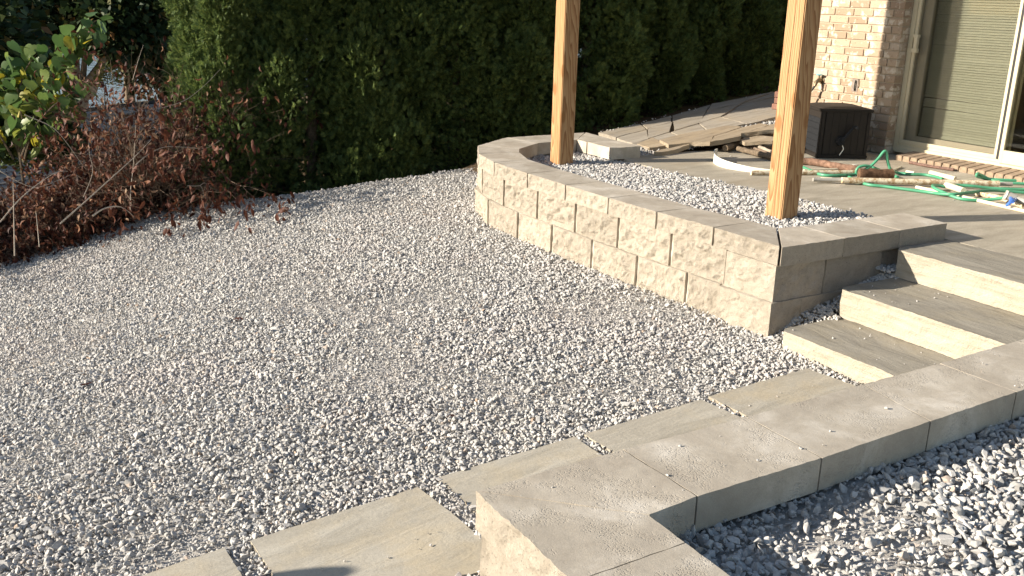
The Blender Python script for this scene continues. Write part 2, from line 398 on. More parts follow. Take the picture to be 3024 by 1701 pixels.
# ------------------------------------------------------------------ ground shape
def G(x, y):
    d = max(-.6, 4.2-x); w = smooth(3., 8., y)
    near = -.03-.065*(3.4-x)
    dd = min(d, 3.4); far = .05-.075*dd-.026*dd*dd-(d-dd)*.22
    return near*(1-w)+far*w + .012*noise.noise((x*1.1, y*1.1, 3.))
def W(x, y): return .395+.12*max(0, x-5.5)
CREST = [onsurf(px, py, G) for px, py in [(-420, 880), (-200, 812), (0, 768), (120, 740), (235, 712), (310, 672), (388, 648), (520, 615), (650, 599), (880, 573), (1060, 545), (1244, 518), (1409, 494), (1480, 482)]]
def crest_y(x):
    for a, b in zip(CREST, CREST[1:]):
        if a.x <= x <= b.x: return a.y+(b.y-a.y)*(x-a.x)/(b.x-a.x)
    return CREST[0].y if x < CREST[0].x else CREST[-1].y
def T(x, y):
    g = G(max(-4, min(x, 4.6)), min(y, 9))-.07
    yc = crest_y(x); o = max(0, y-yc)
    low = g-.34*smooth(0, .5, o)-.15*max(0, o-.5)
    if x < -4: low -= .05*(-4-x)
    low = max(low, -9.5)
    hi = W(x, y)-.10 if y > 6.6 else .27
    hi = min(hi, 1.2)
    if y > 11: hi -= .12*(y-11)
    hi = max(hi, -9.5)
    k = smooth(3.85, 5.3, x)
    k2 = smooth(1.2, 1.5, x)*smooth(1.95, 1.7, y) if x < 5 else 1     # raised yard beside the steps, under the upper gravel
    z = low*(1-k)+hi*k
    z = max(z, .30*k2-.6*(1-k2)) if (y < 1.8 and x > 1.2) else z
    return z

def axis(lo, hi, a, b, st):
    c = list(np.arange(a, b+1e-6, st)); v = a; s = st
    while v > lo: s *= 1.22; v -= s; c.insert(0, max(v, lo))
    v = b; s = st
    while v < hi: s *= 1.22; v += s; c.append(min(v, hi))
    return c
gx = axis(-1500, 1500, -3, 12, .2); gy = axis(-1500, 2500, -1, 14, .2)
v = [(x, y, T(x, y)) for y in gy for x in gx]; nx = len(gx)
f = [(j*nx+i, j*nx+i+1, (j+1)*nx+i+1, (j+1)*nx+i) for j in range(len(gy)-1) for i in range(nx-1)]
tag(link('ground', mesh('ground', v, f, True), SOIL), kind='structure')
lk = mesh('lake', [(-1400, 40, -8.), (1400, 40, -8.), (1400, 2400, -8.), (-1400, 2400, -8.)], [(0, 1, 2, 3)])
tag(link('lake', lk, WATER), kind='structure')

# ------------------------------------------------------------------ gravel
def inpoly(P, poly):
    poly = np.asarray(poly); x, y = P[:, 0], P[:, 1]; c = np.zeros(len(P), bool)
    for (x1, y1), (x2, y2) in zip(poly, np.roll(poly, -1, 0)):
        m = ((y1 > y) != (y2 > y)) & (x < (x2-x1)*(y-y1)/(y2-y1+1e-12)+x1); c ^= m
    return c
STONES = bpy.data.collections.new('gravel_stones')
for i in range(14):
    bm = bmesh.new(); r = random.Random(i)
    ax = (1, r.uniform(.6, .95), r.uniform(.42, .8))
    for k in range(r.choice((9, 10, 12, 13))):
        d = Vector((r.gauss(0, 1), r.gauss(0, 1), r.gauss(0, 1))).normalized()*r.uniform(.85, 1.1)
        bm.verts.new((d.x*ax[0], d.y*ax[1], d.z*ax[2]))
    bmesh.ops.convex_hull(bm, input=bm.verts)
    for vv in [vv for vv in bm.verts if not vv.link_faces]: bm.verts.remove(vv)
    bmesh.ops.bevel(bm, geom=list(bm.edges), offset=.06, segments=1, affect='EDGES')
    me = bpy.data.meshes.new('stone'); bm.to_mesh(me); bm.free(); me.materials.append(GRAVEL)
    STONES.objects.link(bpy.data.objects.new('stone', me))
ng = bpy.data.node_groups.new('scatter_stones', 'GeometryNodeTree')
ng.interface.new_socket(name='Geometry', in_out='INPUT', socket_type='NodeSocketGeometry')
ng.interface.new_socket(name='Geometry', in_out='OUTPUT', socket_type='NodeSocketGeometry')
gi = ng.nodes.new('NodeGroupInput'); go = ng.nodes.new('NodeGroupOutput')
ci = ng.nodes.new('GeometryNodeCollectionInfo'); ci.inputs['Collection'].default_value = STONES
ci.inputs['Separate Children'].default_value = True; ci.inputs['Reset Children'].default_value = True
ip = ng.nodes.new('GeometryNodeInstanceOnPoints'); ip.inputs['Pick Instance'].default_value = True
def attr(nm, ty):
    a = ng.nodes.new('GeometryNodeInputNamedAttribute'); a.data_type = ty; a.inputs['Name'].default_value = nm
    return [s for s in a.outputs if s.enabled and s.name == 'Attribute'][0]
ri = ng.nodes.new('FunctionNodeRandomValue'); ri.data_type = 'INT'; ri.inputs[4].default_value = 0; ri.inputs[5].default_value = 13
ng.links.new(gi.outputs[0], ip.inputs['Points']); ng.links.new(ci.outputs[0], ip.inputs['Instance'])
ng.links.new(attr('rot', 'FLOAT_VECTOR'), ip.inputs['Rotation']); ng.links.new(attr('size', 'FLOAT'), ip.inputs['Scale'])
ng.links.new(ri.outputs[2], ip.inputs['Instance Index']); ng.links.new(ip.outputs[0], go.inputs[0])
def scatter(name, P, size, label):
    me = bpy.data.meshes.new(name); n = len(P)
    me.vertices.add(n); me.vertices.foreach_set('co', P.astype(np.float32).ravel())
    a = me.attributes.new('size', 'FLOAT', 'POINT'); a.data.foreach_set('value', size.astype(np.float32))
    rot = np.stack([rng.normal(0, .55, n), rng.normal(0, .55, n), rng.uniform(0, 6.283, n)], 1)
    a = me.attributes.new('rot', 'FLOAT_VECTOR', 'POINT'); a.data.foreach_set('vector', rot.astype(np.float32).ravel())
    o = bpy.data.objects.new(name, me); COL.objects.link(o)
    md = o.modifiers.new('scatter', 'NODES'); md.node_group = ng
    tag(o, label, 'gravel', kind='stuff'); return o
def jitter_points(x0, x1, y0, y1, sp):
    nx, ny = int((x1-x0)/sp), int((y1-y0)/(sp*.87))
    X, Y = np.meshgrid(np.arange(nx), np.arange(ny)); X = X+.5*(Y % 2)
    P = np.stack([x0+X.ravel()*sp, y0+Y.ravel()*sp*.87], 1)
    return P+rng.uniform(-.42, .42, P.shape)*sp
def vnoise(P, s, z=0.):
    return np.array([noise.noise((x*s, y*s, z)) for x, y in P])
def fields(poly, holes, zf, sp, s0):
    poly = np.array([(p[0], p[1]) for p in poly]); lo, hi = poly.min(0), poly.max(0)
    P = jitter_points(lo[0], hi[0], lo[1], hi[1], sp); P = P[inpoly(P, poly)]
    # keep what the lens (and a camera a step aside) can see
    for h in holes: P = P[~inpoly(P, h)]
    Q = P[rng.random(len(P)) < .12]
    fine = vnoise(P, 1.3, 5.)
    size = s0*np.exp(rng.normal(0, .32, len(P)))*(1-.38*np.clip(fine*2.4, 0, 1))
    z = np.array([zf(x, y) for x, y in P])+rng.normal(0, .0035, len(P))
    sq = s0*1.25*np.exp(rng.normal(0, .22, len(Q))); zq = np.array([zf(x, y) for x, y in Q])+.008
    A = np.concatenate([np.column_stack([P, z]), np.column_stack([Q, zq])]); S = np.concatenate([size, sq])
    return A, np.clip(S, .005, .030)
def sheet(name, poly, zf, st, mat):
    poly = np.array([(p[0], p[1]) for p in poly]); lo, hi = poly.min(0), poly.max(0)
    xs = np.arange(lo[0], hi[0]+st, st); ys = np.arange(lo[1], hi[1]+st, st)
    v = [(x, y, zf(x, y)) for y in ys for x in xs]; n = len(xs); f = []
    C = np.array([(x+st/2, y+st/2) for y in ys[:-1] for x in xs[:-1]]); ok = inpoly(C, poly); k = 0
    for j in range(len(ys)-1):
        for i in range(n-1):
            if ok[k]: f.append((j*n+i, j*n+i+1, (j+1)*n+i+1, (j+1)*n+i))
            k += 1
    me = mesh(name, v, f, True)
    bm = bmesh.new(); bm.from_mesh(me)
    for q in [q for q in bm.verts if not q.link_faces]: bm.verts.remove(q)
    bm.to_mesh(me); bm.free()
    return tag(link(name, me, mat), kind='structure')

# stepping stones first (holes in the gravel); corners in pixels of the photograph
def z5(x, y): return (700+.46584*x, 1150+.46584*y)
def z6(x, y): return (1500+.5916*x, 900+.5916*y)
def Gs(x, y): return -.03-.065*(3.4-x)
fl = []
def onpx(p): q = onsurf(*p, Gs, -.1); return (q.x, q.y)
a0 = onpx((663, 1622))
fl.append([(a0[0]-.62, a0[1]-.52), (a0[0]+.02, a0[1]-.50), a0, (a0[0]-.33, a0[1]-.015), (a0[0]-.62, a0[1]-.035)])
a, b_ = onpx(z5(85, 970)), onpx(z5(1145, 630))
fl.append([(a[0]+.02, a[1]-.55), (b_[0]+.05, b_[1]-.62), (b_[0]+.03, b_[1]-.25), b_, a])
a, b_ = onpx(z5(1270, 570)), onpx(z5(2140, 310))
fl.append([(a[0]+.03, a[1]-.56), (b_[0]+.01, b_[1]-.6), b_, a])
a, b_ = onpx(z6(380, 655)), onpx(z6(965, 480))
fl.append([(a[0]+.04, a[1]-.58), (b_[0]+.06, b_[1]-.6), b_, a])
a, b_ = onpx(z6(1000, 465)), onpx(z6(1490, 325))
fl.append([(a[0]+.02, a[1]-.6), (b_[0]+.09, b_[1]-.62), b_, a])
flab = ['grey stepping stone in the bottom left corner, leftmost of the path', 'large tan stepping stone with the blurred shadow on it, beside the wall corner',
        'grey stepping stone behind the corner of the low wall, third from the left', 'streaked grey stepping stone tucked behind the middle of the low wall',
        'yellowish stepping stone nearest the lowest stair tread']
for poly, lb in zip(fl, flab):
    me = rough_block('stepping_stone', poly, [.006]*len(poly), -.045, .0, .02, 4, .002, True, 14.)
    for vv in me.vertices: vv.co.z += Gs(vv.co.x, vv.co.y)+.008
    tag(link('stepping_stone', me, [STRATA, FLAG]), lb, 'stepping stone', 'stepping stones along the low wall')
def Gz(x, y): return G(x, y)
GP = [(p.x, p.y) for p in CREST]+[(4.75, 8.1), (4.75, 7.2), (4.2, 7.1), (3.75, 6.75), (3.62, 6.2), (3.62, 5.0), (3.66, 4.3), (3.68, 3.42), (3.58, 3.24), (3.52, 1.88), (1.0, 1.88), (1.0, .9), (-1.6, .9), (-1.6, 7.)]
holes = [[(p[0]*1.0, p[1]) for p in q] for q in fl]
A, S = fields(GP, holes, Gz, .0155, .0101)
# visible wedge plus a margin
rel = A-np.array([0, 0, CAMH]); wz = rel@np.array(F); ux = FPX*(rel@np.array(RT))/wz; uy = FPX*(rel@np.array(UP))/wz
keep = (np.abs(ux) < 1512+380) & (np.abs(uy) < 851+330); A, S = A[keep], S[keep]
# pockets of gravel between the planter wall and the stairs
def pocket(x0, x1, y0, y1, zf, n):
    P = np.column_stack([rng.uniform(x0, x1, n), rng.uniform(y0, y1, n)])
    return np.column_stack([P, [zf(x, y) for x, y in P]])
B = np.concatenate([pocket(3.58, 4.0, 3.24, 3.40, lambda x, y: -.03+.28*(x-3.58)+.25*(y-3.24)*smooth(3.6, 3.9, x), 420),
                    pocket(4.0, 4.5, 3.27, 3.41, lambda x, y: .11+.34*(x-4.0)*.8, 420), pocket(4.42, 4.6, 3.3, 3.41, lambda x, y: .27, 130)])
A = np.concatenate([A, B]); S = np.concatenate([S, .0125*np.exp(rng.normal(0, .25, len(B)))])
scatter('gravel_bed', A, S, 'broad bed of pale grey crushed stone sloping away to the hedge')
sheet('gravel_ground', GP, lambda x, y: G(x, y)-.012, .09, GBASE)
# gravel inside the planter
def Gp(x, y): return .425-.055*smooth(4.3, 6.5, y)-.03*smooth(4.6, 4.9, x)*smooth(4.2, 3.9, y)*0
PP = [(3.86, 3.62), (4.95, 3.62), (4.9, 4.0), (4.885, 6.2), (4.86, 6.45), (4.80, 6.96), (4.35, 6.95), (3.95, 6.65), (3.80, 6.2), (3.78, 5.2)]
A, S = fields(PP, [[(4.30, 4.02), (4.44, 4.02), (4.44, 4.16), (4.30, 4.16)], [(4.27, 6.44), (4.41, 6.44), (4.41, 6.58), (4.27, 6.58)]], Gp, .018, .0118)
scatter('planter_gravel', A, S, 'grey crushed stone filling the curved block planter around the posts')
sheet('planter_fill', PP, lambda x, y: Gp(x, y)-.014, .06, GBASE)
# upper gravel, right of the low wall
def Gu(x, y): return .372-.02*smooth(1.5, 1.0, y)+.012*noise.noise((x*3, y*3, 1))
UPOLY = [(1.33, -.6), (4.9, -.6), (4.9, 1.70), (2.5, 1.64), (1.33, 1.62)]
A, S = fields(UPOLY, [], Gu, .0195, .0132)
rel = A-np.array([0, 0, CAMH]); wz = rel@np.array(F); ux = FPX*(rel@np.array(RT))/wz; uy = FPX*(rel@np.array(UP))/wz
keep = (np.abs(ux) < 1512+700) & (np.abs(uy) < 851+600) & (wz > .3); A, S = A[keep], S[keep]
scatter('upper_gravel', A, S, 'coarse pale crushed stone in the bottom right corner above the low wall')
sheet('upper_gravel_ground', UPOLY, lambda x, y: Gu(x, y)-.014, .08, GBASE)
# strip of gravel between patio and the loose slabs
SP = [(5.15, 6.5), (5.6, 6.53), (6.3, 6.52), (7.3, 6.5), (7.3, 7.0), (6.3, 6.95), (5.6, 6.9), (5.2, 6.9)]
A, S = fields(SP, [], lambda x, y: W(x, y)-.015, .026, .0125)
scatter('patio_edge_gravel', A, S, 'scattered crushed stone between the patio and the loose slabs')
# spilled stones along the walkway edge
# ------------------------------------------------------------------ patio, walkway
PT = [(4.97, -3), (7.7, -3), (7.7, 6.55), (6.33, 6.55), (5.6, 6.55), (5.18, 6.53), (4.96, 6.47), (4.89, 6.40), (4.872, 6.2), (4.85, 5.15), (4.87, 4.7), (4.90, 3.9), (4.97, 3.66)]
me = mesh('patio', *(lambda m: (m.v, m.f))(MB().prism(PT, .20, .388))); bevel_mesh(me, .012)
patio = tag(link('patio', me, PATIO), kind='structure')
WZ = lambda x, y: W(x, y)
def wpt(x, y, dz=0): return onsurf(*z7(x, y), lambda a, b: W(a, b)+dz, .4)
rows_px = [[(60, 700), (600, 585), (1000, 485), (1500, 345), (2300, 190), (2900, 80)],
           [(290, 765), (690, 655), (1010, 567), (1440, 440), (1900, 330), (2900, 120)],
           [(480, 845), (700, 785), (980, 700), (1340, 595), (1620, 512), (2900, 210)],
           [(700, 905), (950, 860), (1200, 800), (1500, 720), (1950, 600), (2900, 380)]]
pl = [wpt(*p) for p in (rows_px[0][0], rows_px[0][-1], rows_px[3][-1], rows_px[3][0])]
wb = MB(); gv = [wpt(x, y, -.012) for r_ in rows_px for x, y in r_]
wv_ = [tuple(p) for p in gv]
wf = [(j*6+i, (j+1)*6+i, (j+1)*6+i+1, j*6+i+1) for j in range(3) for i in range(5)]
walk = tag(link('walkway', mesh('walkway', wv_, wf), SOIL), kind='structure')
for j in range(3):
    for i in range(5):
        q = [wpt(*rows_px[a][b]) for a, b in ((j, i), (j+1, i), (j+1, i+1), (j, i+1))]
        if j == 1 and i in (0, 2): q[1] = q[1].lerp(q[2], .15); q[2] = q[2].lerp(q[1], -.08)
        c = sum(q, Vector())/4
        q = [p+(c-p).normalized()*.012 for p in q]
        dz = random.uniform(-.004, .012)
        ar = sum(q[k].x*q[(k+1) % 4].y-q[(k+1) % 4].x*q[k].y for k in range(4))
        if ar < 0: q = q[::-1]
        me = rough_block('flagstone', [(p.x, p.y) for p in q], [.006]*4, 0, .05, .06, 2, .003, True, 9.)
        for vv in me.vertices:
            vv.co.z += W(vv.co.x, vv.co.y)-.045+dz+.006*noise.noise(vv.co*7)
        link('flagstone', me, [WALK, WALK], walk, loc=(0, 0, 0))

# ------------------------------------------------------------------ planter wall
OC = [(3.64, 3.385), (3.615, 3.857), (3.571, 4.307), (3.544, 4.755), (3.530, 5.224), (3.514, 5.689), (3.520, 6.182), (3.606, 6.585), (3.80, 6.95), (4.25, 7.27), (4.75, 7.315), (5.13, 7.31)]
dense = catmull([(x, y, 0) for x, y in OC], 16); arc = [0]
for a, b in zip(dense, dense[1:]): arc.append(arc[-1]+(b-a).length)
def outer(s):
    s = max(0, min(arc[-1], s))
    for i in range(len(arc)-1):
        if arc[i+1] >= s: break
    t = (s-arc[i])/(arc[i+1]-arc[i]); p = dense[i].lerp(dense[i+1], t)
    d = (dense[min(i+2, len(dense)-1)]-dense[max(i-1, 0)]).normalized()
    return p, Vector((-d.y, d.x, 0))     # outward is to the left of travel (towards -x)
def s_of(i): return arc[i*16]
pw = empty('planter_wall', (3.6, 3.4, 0), 'curved cream concrete block planter wall with smooth grey caps', 'wall')
def wblock(s0, s1, z0, z1, o, g, depth, notch, name, amp=.028):
    (a, na), (b, nb) = outer(s0), outer(s1)
    dirv = (b-a).normalized(); n = Vector((-dirv.y, dirv.x, 0))
    a = a+na*o; b = b+nb*o
    fa, fb = a+dirv*g, b-dirv*g
    na2, nb2 = na, nb
    poly = [fb, fa, fa-na2*notch, a-na2*notch+dirv*.0015, a-na2*depth+dirv*.0015, b-nb2*depth-dirv*.0015, b-nb2*notch-dirv*.0015, fb-nb2*notch]
    amps = [amp]+[0]*7
    if s1-s0 > .42 and False: pass
    # counter-clockwise check
    ar = sum(poly[k].x*poly[(k+1) % 8].y-poly[(k+1) % 8].x*poly[k].y for k in range(8))
    if ar < 0: poly = [poly[1], poly[0]]+poly[:1:-1]
    me = rough_block(name, [(p.x, p.y) for p in poly], amps, z0, z1, .012, 15, freq=17.)
    return link(name, me, [SPLIT, CAPTOP], pw)
cap_s = [0]+[s_of(i) for i in range(1, 12)]
for i in range(len(cap_s)-1):
    (a, na), (b, nb) = outer(cap_s[i]), outer(cap_s[i+1])
    inner = {0: (3.925, 3.70), 1: (3.92, 3.873), 2: (3.855, 4.315), 3: (3.845, 4.77), 4: (3.828, 5.231), 5: (3.815, 5.71), 6: (3.825, 6.204), 7: (3.935, 6.52), 8: (4.03, 6.68), 9: (4.35, 6.90), 10: (4.786, 6.945), 11: (4.786, 6.945)}
    if i == 10: continue
    ia, ib = Vector((*inner[i], 0)), Vector((*inner[i+1], 0))
    if i == 9: b = Vector((5.125, 7.312, 0)); ib = Vector((4.783, 6.945, 0))
    oo = .006
    a = a+na*oo; b = b+(nb*oo if i < 9 else Vector((0, 0, 0)))
    d1 = (b-a).normalized(); d2 = (ib-ia).normalized()
    g = .007 if i else .004
    poly = [b-d1*g, a+d1*g, ia+d2*.0012, ib-d2*.0012]
    ar = sum(poly[k].x*poly[(k+1) % 4].y-poly[(k+1) % 4].x*poly[k].y for k in range(4))
    if ar < 0: poly = [poly[1], poly[0], poly[3], poly[2]]
    zj = 0
    me = rough_block('cap_block', [(p.x, p.y) for p in poly], [.024, 0, 0, 0], .381, .485+zj, .012, 8, freq=17.)
    link('cap_block', me, [SPLIT, CAPTOP], pw)
for y0, y1 in ((6.79, 7.30), (6.425, 6.782)):
    poly = [(4.78, y0), (5.088, y0), (5.125 if y1 > 7 else 5.085, y1), (4.786, 6.94 if y1 > 7 else y1)]
    me = rough_block('cap_block', poly, [.002, .008, 0, .002], .387, .487, .03, 5, .003)
    link('cap_block', me, [SPLIT, CAPTOP], pw)
# front side caps beside the stairs
xs = [3.618, 4.095, 4.549, 4.963]
for i in range(3):
    x0, x1 = xs[i]+.003, xs[i+1]-.002
    poly = [(x0, 3.362), (x1, 3.362), (x1, 3.665), (x0 if i else 3.932, 3.665 if i else 3.69)]
    if i == 0: poly = [(x0+.006, 3.362), (x1, 3.362), (x1, 3.665), (3.935, 3.69)]
    me = rough_block('cap_block', poly, [.008, .006 if i == 2 else 0, 0, 0], .381, .486, .022, 8)
    link('cap_block', me, [SPLIT, CAPTOP], pw)
# middle course: corner block then the row; low course likewise
me = rough_block('block', [(3.628, 3.388), (3.995, 3.388), (3.995, 3.735), (3.605, 3.735)], [.018, 0, 0, .020], .181, .379, .014, 14, freq=13.); link('block', me, [SPLIT, CAPTOP], pw)
me = rough_block('block', [(4.008, 3.388), (4.455, 3.388), (4.455, 3.64), (4.008, 3.64)], [.012, 0, 0, 0], .181, .379, .02, 11); link('block', me, [SPLIT, CAPTOP], pw)
me = rough_block('block', [(4.47, 3.41), (4.93, 3.41), (4.93, 3.64), (4.47, 3.64)], [.006, 0, 0, 0], .181, .379, .03, 6); link('block', me, [SPLIT, CAPTOP], pw)
me = rough_block('block', [(3.612, 3.378), (3.835, 3.378), (3.835, 3.75), (3.578, 3.75)], [.018, 0, 0, .020], -.10, .179, .014, 18, freq=13.); link('block', me, [SPLIT, CAPTOP], pw)
me = rough_block('block', [(3.84, 3.380), (4.2, 3.380), (4.2, 3.63), (3.84, 3.63)], [.012, 0, 0, 0], -.10, .179, .02, 12); link('block', me, [SPLIT, CAPTOP], pw)
me = rough_block('block', [(4.2, 3.400), (4.7, 3.400), (4.7, 3.63), (4.2, 3.63)], [.006, 0, 0, 0], -.10, .179, .03, 6); link('block', me, [SPLIT, CAPTOP], pw)
def s_at_y(y):
    for a, b, p, q in zip(arc, arc[1:], dense, dense[1:]):
        if p.y <= y <= q.y: return a+(b-a)*(y-p.y)/(q.y-p.y)
m2 = [s_at_y(y) for y in (3.743, 4.177, 4.651, 5.108, 5.562, 6.029, 6.48)]; m2 += [m2[-1]+.46*k for k in range(1, 5)]
for a, b in zip(m2, m2[1:]):
    wblock(a, b, .181, .379, -.004, .016, .26, .015, 'block')
m1 = [s_at_y(y) for y in (3.752, 4.017, 4.438, 4.886, 5.35, 5.789, 6.268)]; m1 += [m1[-1]+.45*k for k in range(1, 5)]
for a, b in zip(m1, m1[1:]):
    wblock(a, b, -.12, .179, .014, .016, .26, .016, 'block')

# ------------------------------------------------------------------ low wall in the foreground
lw = empty('garden_wall', (1.03, 1.9, 0), 'low garden wall of thick grey caps turning a corner in the foreground', 'wall')
def lcap(poly, amps, name='cap_block', z0=.381, z1=.485, rows=8, seg=.02):
    me = rough_block(name, poly, amps, z0, z1, seg, rows, .0028); return link(name, me, [SPLIT, CAPTOP], lw)
bj = [(1.040, 1.885), (1.512, 1.899), (1.981, 1.901), (2.518, 1.917), (2.93, 1.924), (3.41, 1.942), (3.89, 1.965), (4.36, 1.995), (4.83, 2.03)]
fj = [(1.356, 1.585), (1.524, 1.600), (1.978, 1.602), (2.470, 1.620), (2.935, 1.638), (3.42, 1.655), (3.90, 1.678), (4.375, 1.71), (4.85, 1.745)]
for i in range(8):
    a, b, c, d = fj[i], fj[i+1], bj[i+1], bj[i]
    e = .003
    z = .4868-.0013*i
    lcap([(a[0]+e, a[1]), (b[0]-e, b[1]), (c[0]-e, c[1]), (d[0]+e, d[1]+(0 if i else -.002))], [0, 0, .010, 0], z1=z)
lcap([(1.036, 1.440), (1.352, 1.446), (1.352, 1.583), (1.036, 1.880)], [0, 0, 0, .020], rows=10, seg=.010, z1=.4885)
lcap([(1.040, .98), (1.352, .985), (1.352, 1.443), (1.038, 1.437)], [0, 0, 0, .020], rows=10, seg=.010, z1=.4885)
lcap([(1.045, .52), (1.352, .52), (1.352, .982), (1.040, .977)], [0, 0, 0, .016], rows=8, seg=.02)
for za_, zb_, o in ((.178, .379, .004), (-.08, .176, -.012), (-.38, -.082, -.02)):
    for y0, y1 in ((1.62, 1.875), (1.17, 1.615), (.72, 1.165)):
        lcap([(1.045+o, y0), (1.33, y0), (1.33, y1), (1.045+o, y1)], [0, 0, 0, .020], 'block', za_, zb_, 14, .013)
    for x0, x1 in ((1.335, 1.75), (1.755, 2.2), (2.205, 2.65), (2.655, 3.1), (3.105, 3.55)):
        yb = 1.88 if x1 < 2.6 else 1.90
        lcap([(x0, 1.66), (x1, 1.66), (x1, yb-o), (x0, yb-o)], [0, 0, .012, 0], 'block', za_, zb_, 6, .04)

# ------------------------------------------------------------------ stairs
def step(x0, x1, y0, y1, z0, z1, lab, o):
    poly = [(x0+.02, y0), (x1, y0), (x1, y1), (x0+.045, y1), (x0+.004, y1-.03)]
    me = rough_block('stone_step', poly, [0, 0, .008, .009, .012], z0, z1, .016, 9, .003, True, 8., zfun=lambda x, y: .004*noise.noise((x*6, y*6, o)))
    tag(link('stone_step', me, [STRATA, STEPTOP]), lab, 'step', 'sandstone stair treads')
step(3.565, 4.12, 1.93, 3.262, -.10, .080, 'lowest sandstone step, sunk in gravel with a rounded front corner', 1)
step(4.005, 4.56, 1.93, 3.295, .083, .236, 'middle sandstone step with cream riser between two others', 2)
step(4.470, 4.955, 1.95, 3.33, .239, .395, 'top sandstone step level with the patio', 3)

# ------------------------------------------------------------------ posts
def post(x, y, zb, top, lab):
    me = mesh('wooden_post', *(lambda m: (m.v, m.f))(MB().box((-.07, -.07, 0), (.07, .07, top-zb)))); bevel_mesh(me, .006)
    o = link('wooden_post', me, WOOD, loc=(x, y, zb)); tag(o, lab, 'post', 'square timber posts in the planter'); return o
pr = post(4.37, 4.09, .30, 3.3, 'nearer thick timber post with a long drying crack, at the planter corner')
plft = post(4.34, 6.51, .28, 3.3, 'farther timber post standing inside the curve of the block planter')
sb = MB().box((-.055, .073, 1.58), (.055, .40, 3.0)); sb.build('shadow_board', WOOD, plft, loc=(0, 0, 0))  # unseen board added above the view to cast the shadow band beside the door
# drying checks (flat strips; their dark colour stands in for groove shade)
def crack(o, face, z0, z1, w):
    pts = []; zc = z0; r = random.Random(3)
    m = MB(); off = 0
    zs = np.linspace(z0, z1, 40); prev = None; vs_ = []; fs = []
    for k, zq in enumerate(zs):
        off = .012*noise.noise((0, 0, zq*1.6+face)); ww = w*math.sin(math.pi*k/39)**.6*(.6+.6*abs(noise.noise((3, 1, zq*5))))+.0004
        vs_ += [(-.0703, off-ww, zq), (-.0703, off+ww, zq)]
        if k: fs.append((2*k-2, 2*k-1, 2*k+1, 2*k))
    link('drying_crack', mesh('drying_crack', vs_, fs), CRACK, o, loc=(0, 0, 0))
CRACK = m_plain('crack_dark', (.06, .028, .012), 1, .2, 30, .05, 0, 0)
crack(pr, 0, .12, 1.35, .0022); crack(pr, 4, 1.0, 2.1, .0012); crack(plft, 2, .3, 1.1, .0008)

# ------------------------------------------------------------------ house
HX = 7.35; YC = 5.725; YE = 6.92; ZP = .388
house = empty('brick_house', (HX, YC, ZP), 'tan brick house wall beside the sliding patio door', 'house')
wm = MB().box((HX+.008, YC+.004, .2), (HX+.30, YE, 3.2))
wm.box((HX+.0085, YE-.2, .2), (HX+6, YE-.004, 3.2))
wall = wm.build('wall', MORTAR, house)
PITCHB, COURSE = .2205, .0705
def brickmesh(lx, ly, lz, nm='brick'):
    bm = bmesh.new(); bmesh.ops.create_cube(bm, size=1)
    bmesh.ops.scale(bm, vec=(lx, ly, lz), verts=bm.verts)
    bmesh.ops.bevel(bm, geom=list(bm.edges), offset=.003, segments=1, affect='EDGES')
    me = bpy.data.meshes.new(nm); bm.to_mesh(me); bm.free(); me.materials.append(BRICK); return me
JO = .011
bfull = brickmesh(.095, PITCHB-JO, COURSE-JO); bhalf = brickmesh(.095, .098, COURSE-JO); bq = brickmesh(.095, .15, COURSE-JO)
def brick(me, loc, parent, rz=0):
    o = bpy.data.objects.new('brick', me); COL.objects.link(o); o.parent = parent; o.location = loc; o.rotation_euler = (random.gauss(0, .006), random.gauss(0, .006), rz+random.gauss(0, .004))
    return o
z = ZP+COURSE*.5+.004; k = 0
while z < 2.35:
    y = YC
    first = bhalf if k % 2 else bq
    w0 = .098 if k % 2 else .15
    brick(first, (HX+.045+random.gauss(0, .001), y+w0/2, z), wall); y += w0+JO
    while y+PITCHB-JO < YE+.03:
        brick(bfull, (HX+.045+random.gauss(0, .0015), y+(PITCHB-JO)/2, z), wall); y += PITCHB
    # return towards the door
    rb = brickmesh(.103 if k % 2 else .1, .06, COURSE-JO) if k < 2 else rb2[k % 2]
    if k == 0: rb2 = [rb, None]
    if k == 1: rb2[1] = rb
    brick(rb, (HX+.151, YC+.033, z), wall)
    z += COURSE; k += 1
sill = MB().box((HX-.14, 3.2, ZP-.1), (HX+.11, YC-.24, ZP+.030)); sl = sill.build('sill', MORTAR, house)
sb_ = brickmesh(.235, .066, .05); sb_.materials.clear(); sb_.materials.append(m_plain('sill_brick', (.285, .21, .145), .9, .3, 25, .2, 0, .6))
y = YC-.275; k = 0
while y > 3.3:
    o = brick(sb_, (HX-.035, y, ZP+.030), sl); o.rotation_euler = (0, R(-5.5)+random.gauss(0, .012), random.gauss(0, .03)); y -= .0795; k += 1
